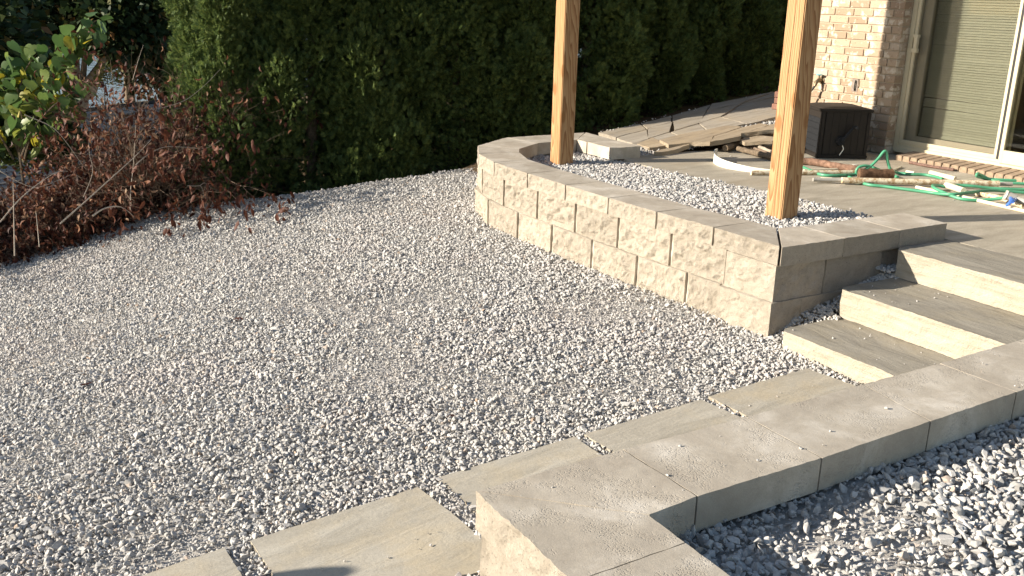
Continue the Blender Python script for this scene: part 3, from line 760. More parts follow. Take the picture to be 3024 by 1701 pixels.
# upper brickwork above and right of the opening keep the house whole
DX = HX+.115     # door plane
MB().box((DX+.02, 1.0, .2), (DX+.30, 3.2, 3.2)).box((DX+.021, 3.2, 2.5), (DX+.301, YC+.003, 3.2)).build('far_wall', MORTAR, house)
fr = MB()        # outer frame: jamb, stepped sill tracks, head
fr.box((DX-.005, YC-.045, ZP+.035), (DX+.13, YC-.001, 2.5))
for k, (xa, zt) in enumerate(((DX-.035, .062), (DX-.012, .088), (DX+.012, .112))):
    fr.box((xa, 3.2, ZP+.034+k*.0013), (xa+.022, YC-.045, ZP+zt))
fr.box((DX+.034, 3.2, ZP+.030), (DX+.13, YC-.045, ZP+.095))
fr.box((DX-.005, 3.2, 2.45), (DX+.13, YC-.045, 2.5))
door = fr.build('sliding_door', FRAME, house)
def panel(xp, ya, yb, za, zb, st, rail, nm):
    m = MB(); m.box((xp, ya, za), (xp+.035, ya+st, zb)); m.box((xp, yb-st, za), (xp+.035, yb, zb))
    m.box((xp+.001, ya+st, za), (xp+.034, yb-st, za+rail)); m.box((xp+.001, ya+st, zb-st), (xp+.034, yb-st, zb))
    return m.build(nm, FRAME, door)
# screen frame: slim, in front; then the glazed leaf behind; then the sliding leaf on the right
panel(DX+.004, 4.715, YC-.047, ZP+.113, 2.44, .028, .030, 'screen_frame')
MB().box((DX+.020, 4.744, ZP+.15), (DX+.0225, YC-.20, 2.41)).box((DX+.019, 4.7445, ZP+.146), (DX+.0235, 4.749, 2.41)).build('dark_gap', FRAMEDK, door) if False else None
SCR = bpy.data.materials.new('insect_mesh'); SCR.use_nodes = True
_n = SCR.node_tree; _t = N(_n, 'ShaderNodeBsdfTransparent'); _d = N(_n, 'ShaderNodeBsdfDiffuse'); _d.inputs[0].default_value = (.07, .065, .05, 1)
_m = N(_n, 'ShaderNodeMixShader'); _m.inputs[0].default_value = .24; _n.links.new(_t.outputs[0], _m.inputs[1]); _n.links.new(_d.outputs[0], _m.inputs[2]); _n.links.new(_m.outputs[0], _n.nodes['Material Output'].inputs[0])
MB().box((DX+.020, 4.742, ZP+.142), (DX+.0205, YC-.074, 2.413)).build('insect_screen', SCR, door)
leaf = panel(DX+.060, 4.66, YC-.060, ZP+.098, 2.44, .10, .085, 'leaf_frame')
MB().box((DX-.004, 4.676, ZP+.113), (DX+.05, 4.714, 2.44)).build('dark_gap', FRAMEDK, door)  # near-black box stands in for the dark gap between the leaves
panel(DX-.030, 3.4, 4.675, ZP+.09, 2.44, .030, .105, 'leaf_frame')
g, gnt, gb = nodes('window_glass', (.9, .92, .9), .02, .5)
_tr = N(gnt, 'ShaderNodeBsdfTransparent'); _gl = N(gnt, 'ShaderNodeBsdfGlossy'); _gl.inputs['Roughness'].default_value = .03; _fr = N(gnt, 'ShaderNodeFresnel'); _fr.inputs[0].default_value = 1.45
_tr.inputs[0].default_value = (.88, .9, .86, 1); _mx = N(gnt, 'ShaderNodeMixShader'); gnt.links.new(_fr.outputs[0], _mx.inputs[0]); gnt.links.new(_tr.outputs[0], _mx.inputs[1]); gnt.links.new(_gl.outputs[0], _mx.inputs[2]); gnt.links.new(_mx.outputs[0], gnt.nodes['Material Output'].inputs[0])
GLASS = g
MB().box((DX+.076, 4.76, ZP+.18), (DX+.080, YC-.16, 2.36)).build('glass_pane', GLASS, door)
MB().box((DX-.016, 3.42, ZP+.19), (DX-.012, 4.65, 2.36)).build('glass_pane', GLASS, door)
hm = MB().box((DX-.030, YC-.115, 1.30), (DX+.004, YC-.062, 1.335)); hm.box((DX-.034, YC-.112, 1.335), (DX-.006, YC-.080, 1.43)); hm.box((DX-.031, YC-.113, 1.43), (DX+.004, YC-.062, 1.455))
hm.build('handle', FRAME, door)
# a dim room behind the glass
rm = MB(); rm.v = [(DX+.16, 3.2, ZP), (DX+3, 3.2, ZP), (DX+3, 5.9, ZP), (DX+.16, 5.9, ZP), (DX+.16, 3.2, 2.5), (DX+3, 3.2, 2.5), (DX+3, 5.9, 2.5), (DX+.16, 5.9, 2.5)]
rm.f = [(0, 1, 2, 3), (4, 7, 6, 5), (1, 5, 6, 2), (0, 4, 5, 1), (3, 2, 6, 7)]
rm.build('room', ROOMDK, house)
# blinds hang inside
bl = empty('window_blind', (DX+.13, 5.15, ZP+.2), 'closed cream venetian blind hanging behind the patio door glass', 'blind')
sv, sf = [], []
for i in range(9):
    t = i/8; yy = -.42+.84*t
    sv += [(-.0105, yy, -.0105), (-.004, yy, .0), (.009, yy, .0100)]
    if i: a = 3*(i-1); sf += [(a, a+3, a+4, a+1), (a+1, a+4, a+5, a+2)]
slat = mesh('slat', sv, sf, True); slat.materials.append(BLIND)
z = ZP+.215; k = 0
while z < 2.3:
    o = bpy.data.objects.new('slat', slat); COL.objects.link(o); o.parent = bl; o.location = (random.gauss(0, .0006), 0, z-(ZP+.2))
    if k in (11, 15): o.rotation_euler = (R(.9 if k == 15 else 1.0), 0, 0); o.location.z += .006
    else: o.rotation_euler = (random.gauss(0, .0015), random.gauss(0, .05), 0)
    z += .0212; k += 1
MB().box((DX+.118, 4.73, ZP+.185), (DX+.140, 5.57, ZP+.204)).build('bottom_rail', BLIND, bl)
MB().tube([(DX+.124, 5.12, ZP+.2), (DX+.124, 5.12, 2.3)], .0012, 4).build('cord', BLIND, bl)
# outlet cover and tap on the brick
oc = MB().box((HX-.006, 6.115, .915), (HX+.004, 6.185, 1.03)); ocp = oc.build('outlet_cover', m_plain('aged_metal', (.22, .18, .15), .5, .3, 40, .5, .5, .2), house)
MB().tube([(HX-.012, 6.14, .925), (HX-.020, 6.138, .945), (HX-.020, 6.138, .995), (HX-.012, 6.140, 1.02)], .006, 8).build('latch', FRAMEDK, ocp)
BRASS = m_plain('dull_brass', (.20, .15, .09), .45, .25, 50, .5, .8, .2)
ft = Vector((HX, 6.55, .985))
fa = MB().tube([ft, ft+Vector((-.05, 0, 0)), ft+Vector((-.075, .004, -.02)), ft+Vector((-.085, .006, -.055))], [.018, .02, .019, .014], 10)
fa.tube([ft+Vector((-.045, 0, .01)), ft+Vector((-.045, 0, .05))], .008, 8); fa.tube([ft+Vector((-.004, 0, 0)), ft+Vector((-.012, 0, 0))], [.034, .034], 12)
tap = fa.build('tap', BRASS, house, True)
hw = MB()
for k in range(6):
    a = k*math.pi/3; hw.tube([ft+Vector((-.045, 0, .052)), ft+Vector((-.045+.026*math.cos(a), .026*math.sin(a), .052))], .006, 6)
hw.tube([ft+Vector((-.045+.027*math.cos(a), .027*math.sin(a), .052)) for a in np.linspace(0, 6.2832, 17)], .005, 6)
hw.build('handwheel', m_plain('teal_paint', (.10, .33, .36), .5, .1, 20, .4, 0, 0), tap, True)
MB().tube(catmull([ft+Vector((-.085, .006, -.05)), ft+Vector((-.10, .03, -.10)), ft+Vector((-.16, .10, -.22)), ft+Vector((-.22, .12, -.45)), ft+Vector((-.20, .05, -.585))], 6), .011, 8).build('supply_hose', m_plain('black_rubber', (.03, .028, .025), .6, .1, 20, .3, 0, 0), tap, True)

# ------------------------------------------------------------------ hose reel box
hb = empty('hose_reel_box', (6.576, 5.812, ZP), 'dark brown resin hose reel box with a crank, against the brick', 'hose box')
u = Vector((.895, -.446, 0)); w_ = Vector((.446, .895, 0)); O0 = Vector((6.576, 5.812, ZP))
hb.rotation_euler = (0, 0, math.atan2(u.y, u.x))
BW, BD, BH = .445, .46, .405
def hpart(nm, m, mat, par=None, bev=.006):
    me = mesh(nm, m.v, m.f); 
    if bev: bevel_mesh(me, bev)
    return link(nm, me, mat, par or hb, loc=(0, 0, 0))
body = MB().box((.012, .012, .0), (BW-.012, BD-.012, BH-.001)); bo = hpart('body', body, DARKPL)
MB_ = MB()
for xa, ya in ((0, 0), (BW-.035, 0), (0, BD-.035), (BW-.035, BD-.035)): hpart('corner_post', MB().box((xa, ya, .006), (xa+.035, ya+.035, BH)), DARKPL)
hpart('base', MB().box((-.006, -.006, .0), (BW+.006, BD+.006, .034)), DARKPL)
for i in range(6):
    hpart('panel_board', MB().box((.04+i*.0615, .002, .036), (.04+i*.0615+.0608, .02, BH-.0015)), DARKPL, bo, .002)
for i in range(5):
    o = hpart('side_board', MB().box((.003, .04, .04+i*.052), (.02, BD-.04, .04+i*.052+.0505)), GREYPL, bo, .003)
hpart('side_panel', MB().box((.004, .037, .30), (.021, BD-.037, .345)), GREYPL, bo, .003)
lid = MB().box((-.014, -.014, BH), (BW+.014, BD+.014, BH+.028)); ld = hpart('lid', lid, DARKPL, None, .008)
nx_ = 10; lv = []; lf = []
for i in range(nx_+1):
    for j in range(nx_+1):
        a, c = i/nx_, j/nx_; h = .020*(1-(2*a-1)**4)*(1-(2*c-1)**4)**.6
        lv.append((.006+(BW-.012)*a, .006+(BD-.012)*c, BH+.027+h))
for i in range(nx_):
    for j in range(nx_): lf.append((i*(nx_+1)+j, (i+1)*(nx_+1)+j, (i+1)*(nx_+1)+j+1, i*(nx_+1)+j+1))
link('lid_dome', mesh('lid_dome', lv, lf, True), DARKPL, ld, loc=(0, 0, 0))
ck = MB().tube([(.19, .002, .155), (.19, -.028, .155)], [.042, .036], 16); ck.tube([(.19, -.03, .155), (.285, -.036, .285)], [.018, .013], 8)
cr = hpart('crank', ck, GREYPL, None, 0)
hpart('crank_handle', MB().tube([(.285, -.035, .285), (.287, -.105, .283)], [.012, .014], 10), GREYPL, cr, 0)
hpart('loose_cord', MB().tube(catmull([(.205, -.022, .12), (.215, -.03, .09), (.20, -.03, .06), (.185, -.032, .035)], 5), .004, 6), WHITEPL, None, 0)

# ------------------------------------------------------------------ things lying on the patio
def lie(pts, fn, r):     # pixels -> points resting on the patio
    out = []
    for p in pts:
        q = onz(*fn(p[0], p[1]), ZP+r+(p[2] if len(p) > 2 else 0)); out.append(q)
    return out
def ends(m, pts, rad, ri, n=12):   # an open pipe end: wall thickness is visible
    pass
def pipe(name, pts, r, mat, lab, cat='pipe', hollow=True, grp='old pipes heaped on the patio', n=12, parent=None):
    a = [Vector(p) for p in pts]
    m = MB().tube(a, r, n, cap=not hollow)
    if hollow:
        d0 = (a[0]-a[1]).normalized()
        m.tube([a[0], a[0]-d0*.05], r*.8, n, cap=True); 
        d1 = (a[-1]-a[-2]).normalized(); m.tube([a[-1]-d1*.05, a[-1]], r*.8, n, cap=True)
        k = len(m.v)
        for base, off in ((0, len(a)*n), ((len(a)-1)*n, len(a)*n+3*n)):
            for q in range(n):
                q2 = (q+1) % n; m.f.append((base+q, base+q2, off+q2, off+q))
    o = m.build(name, mat, parent, True)
    if parent is None: tag(o, lab, cat, grp)
    return o
# the two open-ended faces of hollow tubes get their end rings from the inner tube; caps of inner tubes sit 5 cm inside
pb = lie([(520, 505, .012), (2290, 545, .012)], zz, .021)
bigp = pipe('pvc_pipe', pb, .023, DIRTPIPE, 'long mud-streaked cream pipe lying across the green hose', hollow=False)
pipe('coupling', lie([(195, 497, .012), (300, 499, .012), (520, 505, .014)], zz, .015), .0155, GREYPIPE, '', hollow=False, parent=bigp)
pipe('sleeve', lie([(285, 497, .012), (405, 501, .012)], zz, .015), .019, PVC, '', hollow=False, parent=bigp)
pipe('inner_pipe', lie([(2280, 545, .012), (2440, 549, .012)], zz, .015), .016, GREYPIPE, '', hollow=False, parent=bigp)
pa = onz(*z1(1990, 838), ZP+.019); pb2 = onz(*zz(700, 418), ZP+.019)
pipe('pvc_pipe', [pa, pb2], .019, DIRTPIPE, 'cream pipe running behind the nearer post')
pipe('pvc_pipe', lie([(90, 392), (520, 378)], zz, .012), .009, PVC, 'thin pale pipe just behind the pipe by the post', hollow=False)
pipe('pvc_pipe', lie([(1360, 582), (2000, 720), (2800, 905)], zz, .013), .0125, PVC, 'thin straight cream pipe under the hose coils', hollow=False)
pipe('pvc_pipe', lie([(1895, 625, .016), (1700, 560, .012)], zz, .024), .023, PVC, 'short open-ended cream pipe pointing at the camera')
pipe('pvc_pipe', lie([(1520, 418, .006), (1600, 440, .006), (1800, 490)], zz, .02), .019, PVC, 'cream pipe with a pale cap behind the hose, near the sill')
pipe('pvc_pipe', lie([(1250, 408), (1340, 425)], zz, .014), .013, PVC, 'short cream pipe stub behind the hose')
pipe('pvc_pipe', lie([(1090, 395), (1195, 352)], zz, .009), .008, PVC, 'small pale pipe offcut pointing towards the sill', hollow=False)
pipe('pvc_pipe', lie([(2020, 655), (2300, 700), (2576, 800)], zz, .016), .017, DIRTPIPE, 'muddy pipe beneath the valve and hose')
va = empty('pipe_valve', lie([(2420, 700)], zz, .05)[0], 'grey pipe valve with a blue lever lying on the hose', 'valve')
vp = [onz(*zz(2360, 668), ZP+.085), onz(*zz(2480, 712), ZP+.065)]
vb = pipe('body', vp, .030, GREYPIPE, '', parent=va); vb.location = -va.location
vm = MB().tube([vp[0]+(vp[0]-vp[1]).normalized()*.0, vp[0]-(vp[0]-vp[1]).normalized()*.012], .034, 14); vm.build('collar', WHITEPL, va, True)
pipe('tail_pipe', [vp[1], onz(*zz(2650, 775), ZP+.05)], .022, GREYPIPE, '', parent=va, hollow=False)
hl = onz(*zz(2440, 742), ZP+.07)
dv = (vp[1]-vp[0]).normalized(); sidev = dv.cross(Vector((0, 0, 1))).normalized()
hmv = MB()
e1, e2 = onz(*zz(2375, 795), ZP+.03), onz(*zz(2495, 712), ZP+.06)
hmv.tube([hl+(vp[0]*.5+vp[1]*.5-hl)*.6, hl], .014, 10)
hmv.tube([e1, e1.lerp(hl, .5), hl, hl.lerp(e2, .6), e2], [.008, .012, .018, .013, .010], 10)
hmv.build('lever', BLUEPL, va, True)
# hose
def hosepath(pts): return catmull(pts, 8)
h1 = lie([(600, 470, 0), (790, 548, 0), (1000, 575), (1250, 608), (1530, 645), (1660, 660, .01), (1800, 662, .02), (2000, 640, .02), (2200, 620, .02), (2400, 632, .01), (2750, 660)], zz, .014)
hm_ = MB().tube(hosepath(h1), .0115, 10)
h2 = lie([(2340, 705, .03), (2200, 722, .01), (2050, 730), (1900, 720), (1780, 690, .005), (1640, 630, .02), (1560, 590, .03), (1548, 565, .03), (1600, 565, .02), (1700, 578, .012), (1820, 562, .01), (2000, 572, .01), (2200, 595, .0), (2400, 605), (2750, 615)], zz, .014)
hm_.tube(hosepath(h2), .0115, 10)
h4 = lie([(2800, 560), (2500, 540, .005), (2350, 535), (2200, 500), (2100, 450, .03), (2055, 430, .05), (2045, 460, .03), (2120, 480, .0), (2300, 500), (2800, 520)], zz, .014)
hm_.tube(hosepath(h4), .0115, 10)
fa_, fb_ = onz(*zz(660, 440), ZP+.013), onz(*zz(1130, 440), ZP+.013); nv = (fb_-fa_).cross(Vector((0, 0, 1))).normalized()
def up(x, y): return onplane(*zz(x, y), nv, fa_)
h3 = lie([(560, 448)], zz, .013)+[fa_]+[up(x, y) for x, y in ((740, 405), (840, 350), (930, 262), (985, 192), (1010, 178), (1026, 200), (1030, 250), (1048, 330), (1075, 385))]+lie([(1150, 422), (1300, 437), (1450, 443), (1560, 462), (1660, 490)], zz, .013)
hm_.tube(hosepath(h3), .0115, 10)
h5 = [up(x, y) for x, y in ((700, 455), (684, 420), (690, 385), (720, 355), (780, 342), (850, 352), (900, 372))]+lie([(980, 405), (1100, 450), (1150, 470)], zz, .013)
hm_.tube(hosepath(h5), .0115, 10)
h6 = lie([(90, 360), (300, 445), (560, 448)], zz, .013); hm_.tube(hosepath(h6), .012, 8)
tag(hm_.build('garden_hose', HOSE, None, True), 'green garden hose in loose coils over the pipes on the patio', 'hose')
# sticks, logs, rags
def branch(name, pts, rad, mat, lab, cat, grp=None, rough=.25, n=9):
    p = catmull(pts, 6); m = len(p); rr = [rad*(1+rough*noise.noise(q*30)) for q in p]
    p = [q+Vector((noise.noise(q*9), noise.noise(q*9+Vector((5, 0, 0))), 0))*rad*.6 for q in p]
    return tag(MB().tube(p, rr, n).build(name, mat, None, True, 60), lab, cat, grp)
branch('log', lie([(30, 285), (250, 305), (480, 350), (700, 378)], zz, .032), .030, m_plain('rotten_bark', (.19, .115, .08), 1, .5, 30, .1, 0, 1), 'rough brown rotten log lying in front of the hose box', 'log', 'wood scraps on the patio')
branch('log', lie([(720, 440), (880, 440), (1085, 440)], zz, .045), .046, m_plain('fibrous_bark', (.13, .075, .045), 1, .5, 40, .1, 0, 1), 'fibrous dark brown roll of bark under the raised hose loop', 'log', 'wood scraps on the patio')
branch('stick', lie([(1285, 303), (1500, 345), (1790, 388)], zz, .014), .013, m_plain('wet_stick', (.15, .09, .07), .8, .5, 60, .2, 0, 1), 'mottled stick lying along the brick sill', 'stick', 'wood scraps on the patio')
branch('log', [onz(*z7(1680, 890), .43), onz(*z7(1800, 850), .435), onz(*z7(1900, 825), .44)], .03, BARK, 'short dark log end beside the loose slabs', 'log', 'wood scraps on the patio', .5)
branch('log', [onz(*z7(1845, 895), .43), onz(*z7(1950, 925), .425), onz(*z7(2260, 1000), .42), onz(*z7(2420, 1040), .42)], .024, BARK, 'long brown branch left of the nearer post', 'log', 'wood scraps on the patio', .4)
branch('stick', [onz(*z7(2050, 845), .44), onz(*z7(2150, 890), .445), onz(*z7(2330, 960), .44)], .016, PALEBARK, 'pale peeled branch crossing the brown one', 'stick', 'wood scraps on the patio', .3)
branch('stick', [onz(*z7(1990, 870), .43), onz(*z7(2120, 920), .43), onz(*z7(2300, 985), .43)], .014, DEADBARK, 'thin grey branch between the pale and brown ones', 'stick', 'wood scraps on the patio', .3)
branch('stick', [onz(*z7(2160, 860), .43), onz(*z7(2260, 850), .43), onz(*z7(2420, 820), .43)], .018, PALEBARK, 'pale branch stub running behind the nearer post', 'stick', 'wood scraps on the patio', .3)
# white edging strip on edge
bp = catmull([onz(*z1(x, y), ZP) for x, y in ((1662, 690), (1640, 700), (1632, 725), (1650, 755), (1720, 785), (1850, 812), (2000, 832), (2200, 848), (2420, 862))], 6)
sv = []; sf = []; 
for i, p in enumerate(bp):
    t = (bp[min(i+1, len(bp)-1)]-bp[max(i-1, 0)]).normalized(); n = Vector((-t.y, t.x, 0))*.004
    h = .075*(1-.55*smooth(.25, .9, i/len(bp)))
    sv += [tuple(p-n), tuple(p+n), tuple(p+n+Vector((0, 0, h))), tuple(p-n+Vector((0, 0, h)))]
    if i:
        a = 4*(i-1)
        for k in range(4): k2 = (k+1) % 4; sf.append((a+k, a+k2, a+4+k2, a+4+k))
sf += [(3, 2, 1, 0), tuple(len(sv)-4+k for k in range(4))]
tag(link('edging_strip', mesh('edging_strip', sv, sf, True, 40), WHITEPL), 'curled white plastic strip standing on edge left of the nearer post', 'plastic strip')
for (x, y), lb in (((665, 338), 'tiny white plastic scrap behind the hose'),):
    q = onz(*zz(x, y), ZP+.004); me = rough_block('plastic_scrap', [(q.x-.02, q.y-.012), (q.x+.012, q.y-.018), (q.x+.02, q.y+.012), (q.x-.012, q.y+.018)], [.001]*4, ZP, ZP+.010, .02, 1)
    tag(link('plastic_scrap', me, [WHITEPL, WHITEPL]), lb, 'scrap')
q = onz(*z7(2330, 1080), ZP+.01)
# loose slabs
def slab(px, dz, th, lab, tilt=0):
    q = [onsurf(*z7(*p), lambda a, b: W(a, b)+dz, .45) for p in px]
    ar = sum(q[k].x*q[(k+1) % len(q)].y-q[(k+1) % len(q)].x*q[k].y for k in range(len(q)))
    if ar < 0: q = q[::-1]
    me = rough_block('loose_slab', [(p.x, p.y) for p in q], [.008]*len(q), 0, th, .03, 4, .004, True, 9.)
    for vv in me.vertices: vv.co.z += W(vv.co.x, vv.co.y)+dz-th+.006*noise.noise(vv.co*6)
    tag(link('loose_slab', me, [LOOSE, LOOSE]), lab, 'stone slab', 'loose slabs heaped beside the patio')
slab([(560, 835), (760, 752), (950, 858), (720, 882)], .016, .036, 'small pointed brown slab just behind the planter end cap')
slab([(778, 938), (870, 905), (1220, 832), (1232, 845), (870, 938)], .028, .036, 'narrow brown stone strip in front of the big golden slab')
slab([(850, 785), (1200, 695), (1720, 600), (1890, 622), (1530, 742), (1490, 815), (1240, 815), (965, 850)], .04, .036, 'big golden brown slab in the middle of the heap')
slab([(1495, 815), (1540, 742), (1900, 625), (2110, 575), (2240, 590), (1962, 688), (1885, 695), (1880, 738)], .05, .04, 'long brown slab with a dark cut front edge')
slab([(1958, 690), (2250, 592), (2500, 540), (2480, 640), (2285, 655)], .052, .036, 'golden slab at the right of the heap beside the nearer post')
slab([(1870, 790), (1960, 728), (2290, 742), (2420, 760), (2280, 795), (1930, 815)], .01, .03, 'flat dark slate piece under the branches')
# small brick stack seen past the post
for i, (dx, dz) in enumerate(((0, 0), (.015, .062), (.0, .124), (.03, .186))):
    b0 = wpt(2392, 400); me = brickmesh(.2, .095, .057, 'loose_brick'); me.materials.clear(); me.materials.append(REDBRICK)
    o = link('loose_brick', me, REDBRICK, loc=(b0.x+dx, b0.y+.02, W(b0.x, b0.y)+.032+dz)); o.rotation_euler = (0, 0, .35+.1*i)
    tag(o, ('red brick at the bottom of the small stack behind the nearer post', 'red brick second from the bottom of the small stack', 'red brick third up in the small stack', 'topmost red brick of the small stack behind the nearer post')[i], 'brick', 'bricks stacked by the walkway')
# stray stones, crumbs and litter
st = []
for k in range(70):
    t = random.random(); p = wpt(100+2200*t, 690-505*t+random.gauss(4, 9)); st.append((p.x, p.y, W(p.x, p.y)+.008))
for k in range(60): st.append((random.uniform(4.95, 6.6), random.uniform(3.7, 6.4), ZP+.002))
for k in range(34): st.append((random.uniform(3.6, 4.0), random.uniform(2.0, 3.22)**1., .083))
for k in range(26): st.append((random.uniform(4.05, 4.42), random.uniform(2.9, 3.25), .239))
for k in range(30): st.append((random.uniform(1.1, 3.2), random.uniform(1.63, 1.88), .4875))
for k in range(30): st.append((random.uniform(.75, 3.4), 0, 0))
st = [(x, y, z_) if (y, z_) != (0, 0) else (x, 2.55+.12*x*.3+random.uniform(0, .2), Gs(x, 0)+.012) for x, y, z_ in st]
st = np.array(st); sz = np.clip(.0055*np.exp(rng.normal(0, .5, len(st))), .0018, .012); sz[:70] *= 1.7; sz[70:130] *= .7; sz[130:] *= .62
scatter('stray_stones', st, sz, 'loose stones and grit strewn over walkway, patio, steps and caps')
lt_p = []; 
for k in range(36):
    x = random.uniform(-.6, 2.6); lt_p.append((x, crest_y(x)-abs(random.gauss(0, .16)), 0))
for k in range(3): lt_p.append((random.uniform(.3, 3.2), random.uniform(3.4, 7.5), 0))
lt_p = np.array([(x, y, G(x, y)+.017) for x, y, _ in lt_p])
# ------------------------------------------------------------------ plants
def rot_frames(d, roll):
    """unit vectors d (n,3) -> side u, normal w rotated by roll"""
    a = np.where(np.abs(d[:, 2:3]) < .9, np.array([[0, 0, 1.]]), np.array([[1., 0, 0]]))
    u = np.cross(d, a); u /= np.linalg.norm(u, axis=1, keepdims=True); w = np.cross(d, u)
    c, s = np.cos(roll)[:, None], np.sin(roll)[:, None]
    return u*c+w*s, w*c-u*s
def stamp(tmplV, tmplF, pos, d, roll, size):
    """instances a small template (x along d, y side, z normal) into one mesh"""
    u, w = rot_frames(d, roll); n = len(pos); k = len(tmplV)
    V = (pos[:, None, :]+size[:, None, None]*(tmplV[None, :, 0:1]*d[:, None, :]+tmplV[None, :, 1:2]*u[:, None, :]+tmplV[None, :, 2:3]*w[:, None, :])).reshape(-1, 3)
    Fc = (tmplF[None]+(np.arange(n)*k)[:, None, None]).reshape(-1, tmplF.shape[1])
    return V, Fc
def spray_template(r):
    V = []; Fq = []
    def finger(p, ang, L, wd, zc):
        b = len(V); c, s = math.cos(ang), math.sin(ang)
        V.extend([(p[0], p[1], p[2]), (p[0]+c*L*.55-s*wd, p[1]+s*L*.55+c*wd, p[2]+zc*.4), (p[0]+c*L, p[1]+s*L, p[2]+zc), (p[0]+c*L*.55+s*wd, p[1]+s*L*.55-c*wd, p[2]+zc*.4)])
        Fq.append((b, b+1, b+2, b+3))
    finger((0, 0, 0), 0, 1., .07, -.22)
    for t in (.12, .3, .48, .66):
        for sgn in (-1, 1):
            finger((t, 0, -.12*t*t), sgn*r.uniform(.55, .85), (.62-.42*t)*r.uniform(.85, 1.15), .065, r.uniform(-.28, -.02))
    return np.array(V), np.array(Fq)
SPR = [spray_template(random.Random(i)) for i in range(3)]
def arbor_mesh(seed, H, Rr, nl=34, size=.06):
    g = np.random.default_rng(seed); VV = []; FF = []; base = 0
    for t in range(nl):
        low = t < 26
        z = (.0+2.1*(t+g.random())/26) if low else 2.05+(H-2.3)*(t-26)/8
        th = t*2.4+g.normal(0, .35)
        rad = Rr*(1-(z/H)**2.4)
        lr = g.uniform(.24, .37); ins = g.uniform(.10, .34)
        c = np.array([math.cos(th)*(rad-ins), math.sin(th)*(rad-ins), z])
        n = int((760 if low else 220)*(lr/.27)**2)
        d = g.normal(size=(n, 3)); d /= np.linalg.norm(d, axis=1, keepdims=True)
        outw = np.array([math.cos(th), math.sin(th), .25])
        d = d+outw*.5; d /= np.linalg.norm(d, axis=1, keepdims=True)
        # small secondary bulges on the lobe
        bul = np.array([noise.noise((x*2.6+t, y*2.6, zq*2.6)) for x, y, zq in d])
        pos = c+d*(lr*(.82+.30*bul)*g.uniform(.8, 1.03, n)**.6)[:, None]*np.array([1, 1, 1.35])
        ax = d*.85+np.array([0, 0, .5])+g.normal(0, .22, (n, 3)); ax /= np.linalg.norm(ax, axis=1, keepdims=True)
        tv, tf = SPR[t % 3]
        V, Fc = stamp(tv, tf, pos, ax, g.uniform(0, 6.283, n), size*g.uniform(.7, 1.3, n))
        VV.append(V); FF.append(Fc+base); base += len(V)
    # sparse inner foliage round the stem
    n = 1500; zq = g.uniform(0, 2.6, n); a_ = g.uniform(0, 6.283, n); rq = g.uniform(.05, .36, n)
    pos = np.column_stack([np.cos(a_)*rq, np.sin(a_)*rq, zq]); ax = np.column_stack([np.cos(a_), np.sin(a_), g.uniform(-.2, .9, n)]); ax /= np.linalg.norm(ax, axis=1, keepdims=True)
    V, Fc = stamp(*SPR[0], pos, ax, g.uniform(0, 6.283, n), g.uniform(.08, .15, n)); VV.append(V); FF.append(Fc+base)
    return npmesh('crown', np.concatenate(VV), np.concatenate(FF))
HH = 3.3
vari = [arbor_mesh(11+i, HH, .61) for i in range(4)]
for a in vari: a.materials.append(ARBOR)
trunk_me = mesh('trunk', *(lambda m: (m.v, m.f))(MB().tube([(0, 0, -.3), (.02, .01, .5), (0, .02, 1.5), (0, 0, 2.9)], [.06, .055, .045, .015], 8)), True)
trunk_me.materials.append(BARK)
hedge = []
hx = [(2.45, 9.55), (3.1, 9.25), (3.8, 9.02), (4.6, 8.92), (5.35, 8.85), (6.1, 8.75), (6.85, 8.82), (7.6, 8.95), (8.4, 9.15), (9.2, 9.5), (10.0, 9.8)]
hlab = ['bright green arborvitae at the left end of the hedge, catching the sun', 'dark arborvitae second from the left in the hedge, behind bare twigs', 'arborvitae third from the left in the hedge', 'arborvitae behind the middle of the gravel bed, fourth from the left',
        'arborvitae left of the farther post, behind the rounded planter end', 'arborvitae directly behind the farther post', 'arborvitae just right of the farther post', 'shaded arborvitae above the stone walkway, midway between the posts',
        'deeply shaded arborvitae near the far end of the walkway', 'dark arborvitae beside the nearer post at the walkway', 'nearly black arborvitae behind the nearer post', 'last arborvitae of the hedge, hidden behind the house corner']
for i, (x, y) in enumerate(hx):
    zb = T(x, y)
    root = empty('arborvitae', (x, y, zb-.02), hlab[i], 'hedge tree', 'arborvitae hedge')
    cm = vari[i % 4]; k = random.uniform(.95, 1.08)
    root.scale = (k, k, random.uniform(.97, 1.08)*(1.12 if x < 4 else 1)); root.rotation_euler = (random.gauss(0, .02), random.gauss(0, .02), random.uniform(0, 6.28))
    for nm, me in (('crown', cm), ('trunk', trunk_me)):
        o = bpy.data.objects.new(nm, me); COL.objects.link(o); o.parent = root

# dead shrub: a thicket of dry branches that keep their brown leaves
DS = Vector((.95, 8.75, 0))
leafV = np.array([(0, 0, 0), (.3, .20, .05), (.3, -.20, .05), (.7, .17, .02), (.7, -.17, -.02), (1, 0, -.15), (.5, 0, -.06)])
leafF = np.array([(0, 2, 6), (0, 6, 1), (1, 6, 3), (2, 4, 6), (3, 6, 5), (4, 5, 6)])
LEAFME = []
for i in range(3):
    lv = leafV.copy(); lv[:, 2] += .25*np.sin(lv[:, 0]*3+i)*(i-1); lv *= .075
    me = mesh('dead_leaf', lv, [tuple(q) for q in leafF.tolist()], True); me.materials.append(DEADLEAF); LEAFME.append(me)
d = np.column_stack([rng.normal(size=(len(lt_p), 2)), rng.normal(0, .18, len(lt_p))]); d /= np.linalg.norm(d, axis=1, keepdims=True)
V, Fc = stamp(leafV, leafF, lt_p, d, rng.normal(0, .4, len(lt_p))+np.where(rng.random(len(lt_p)) < .5, 0, math.pi), rng.uniform(.04, .075, len(lt_p)))
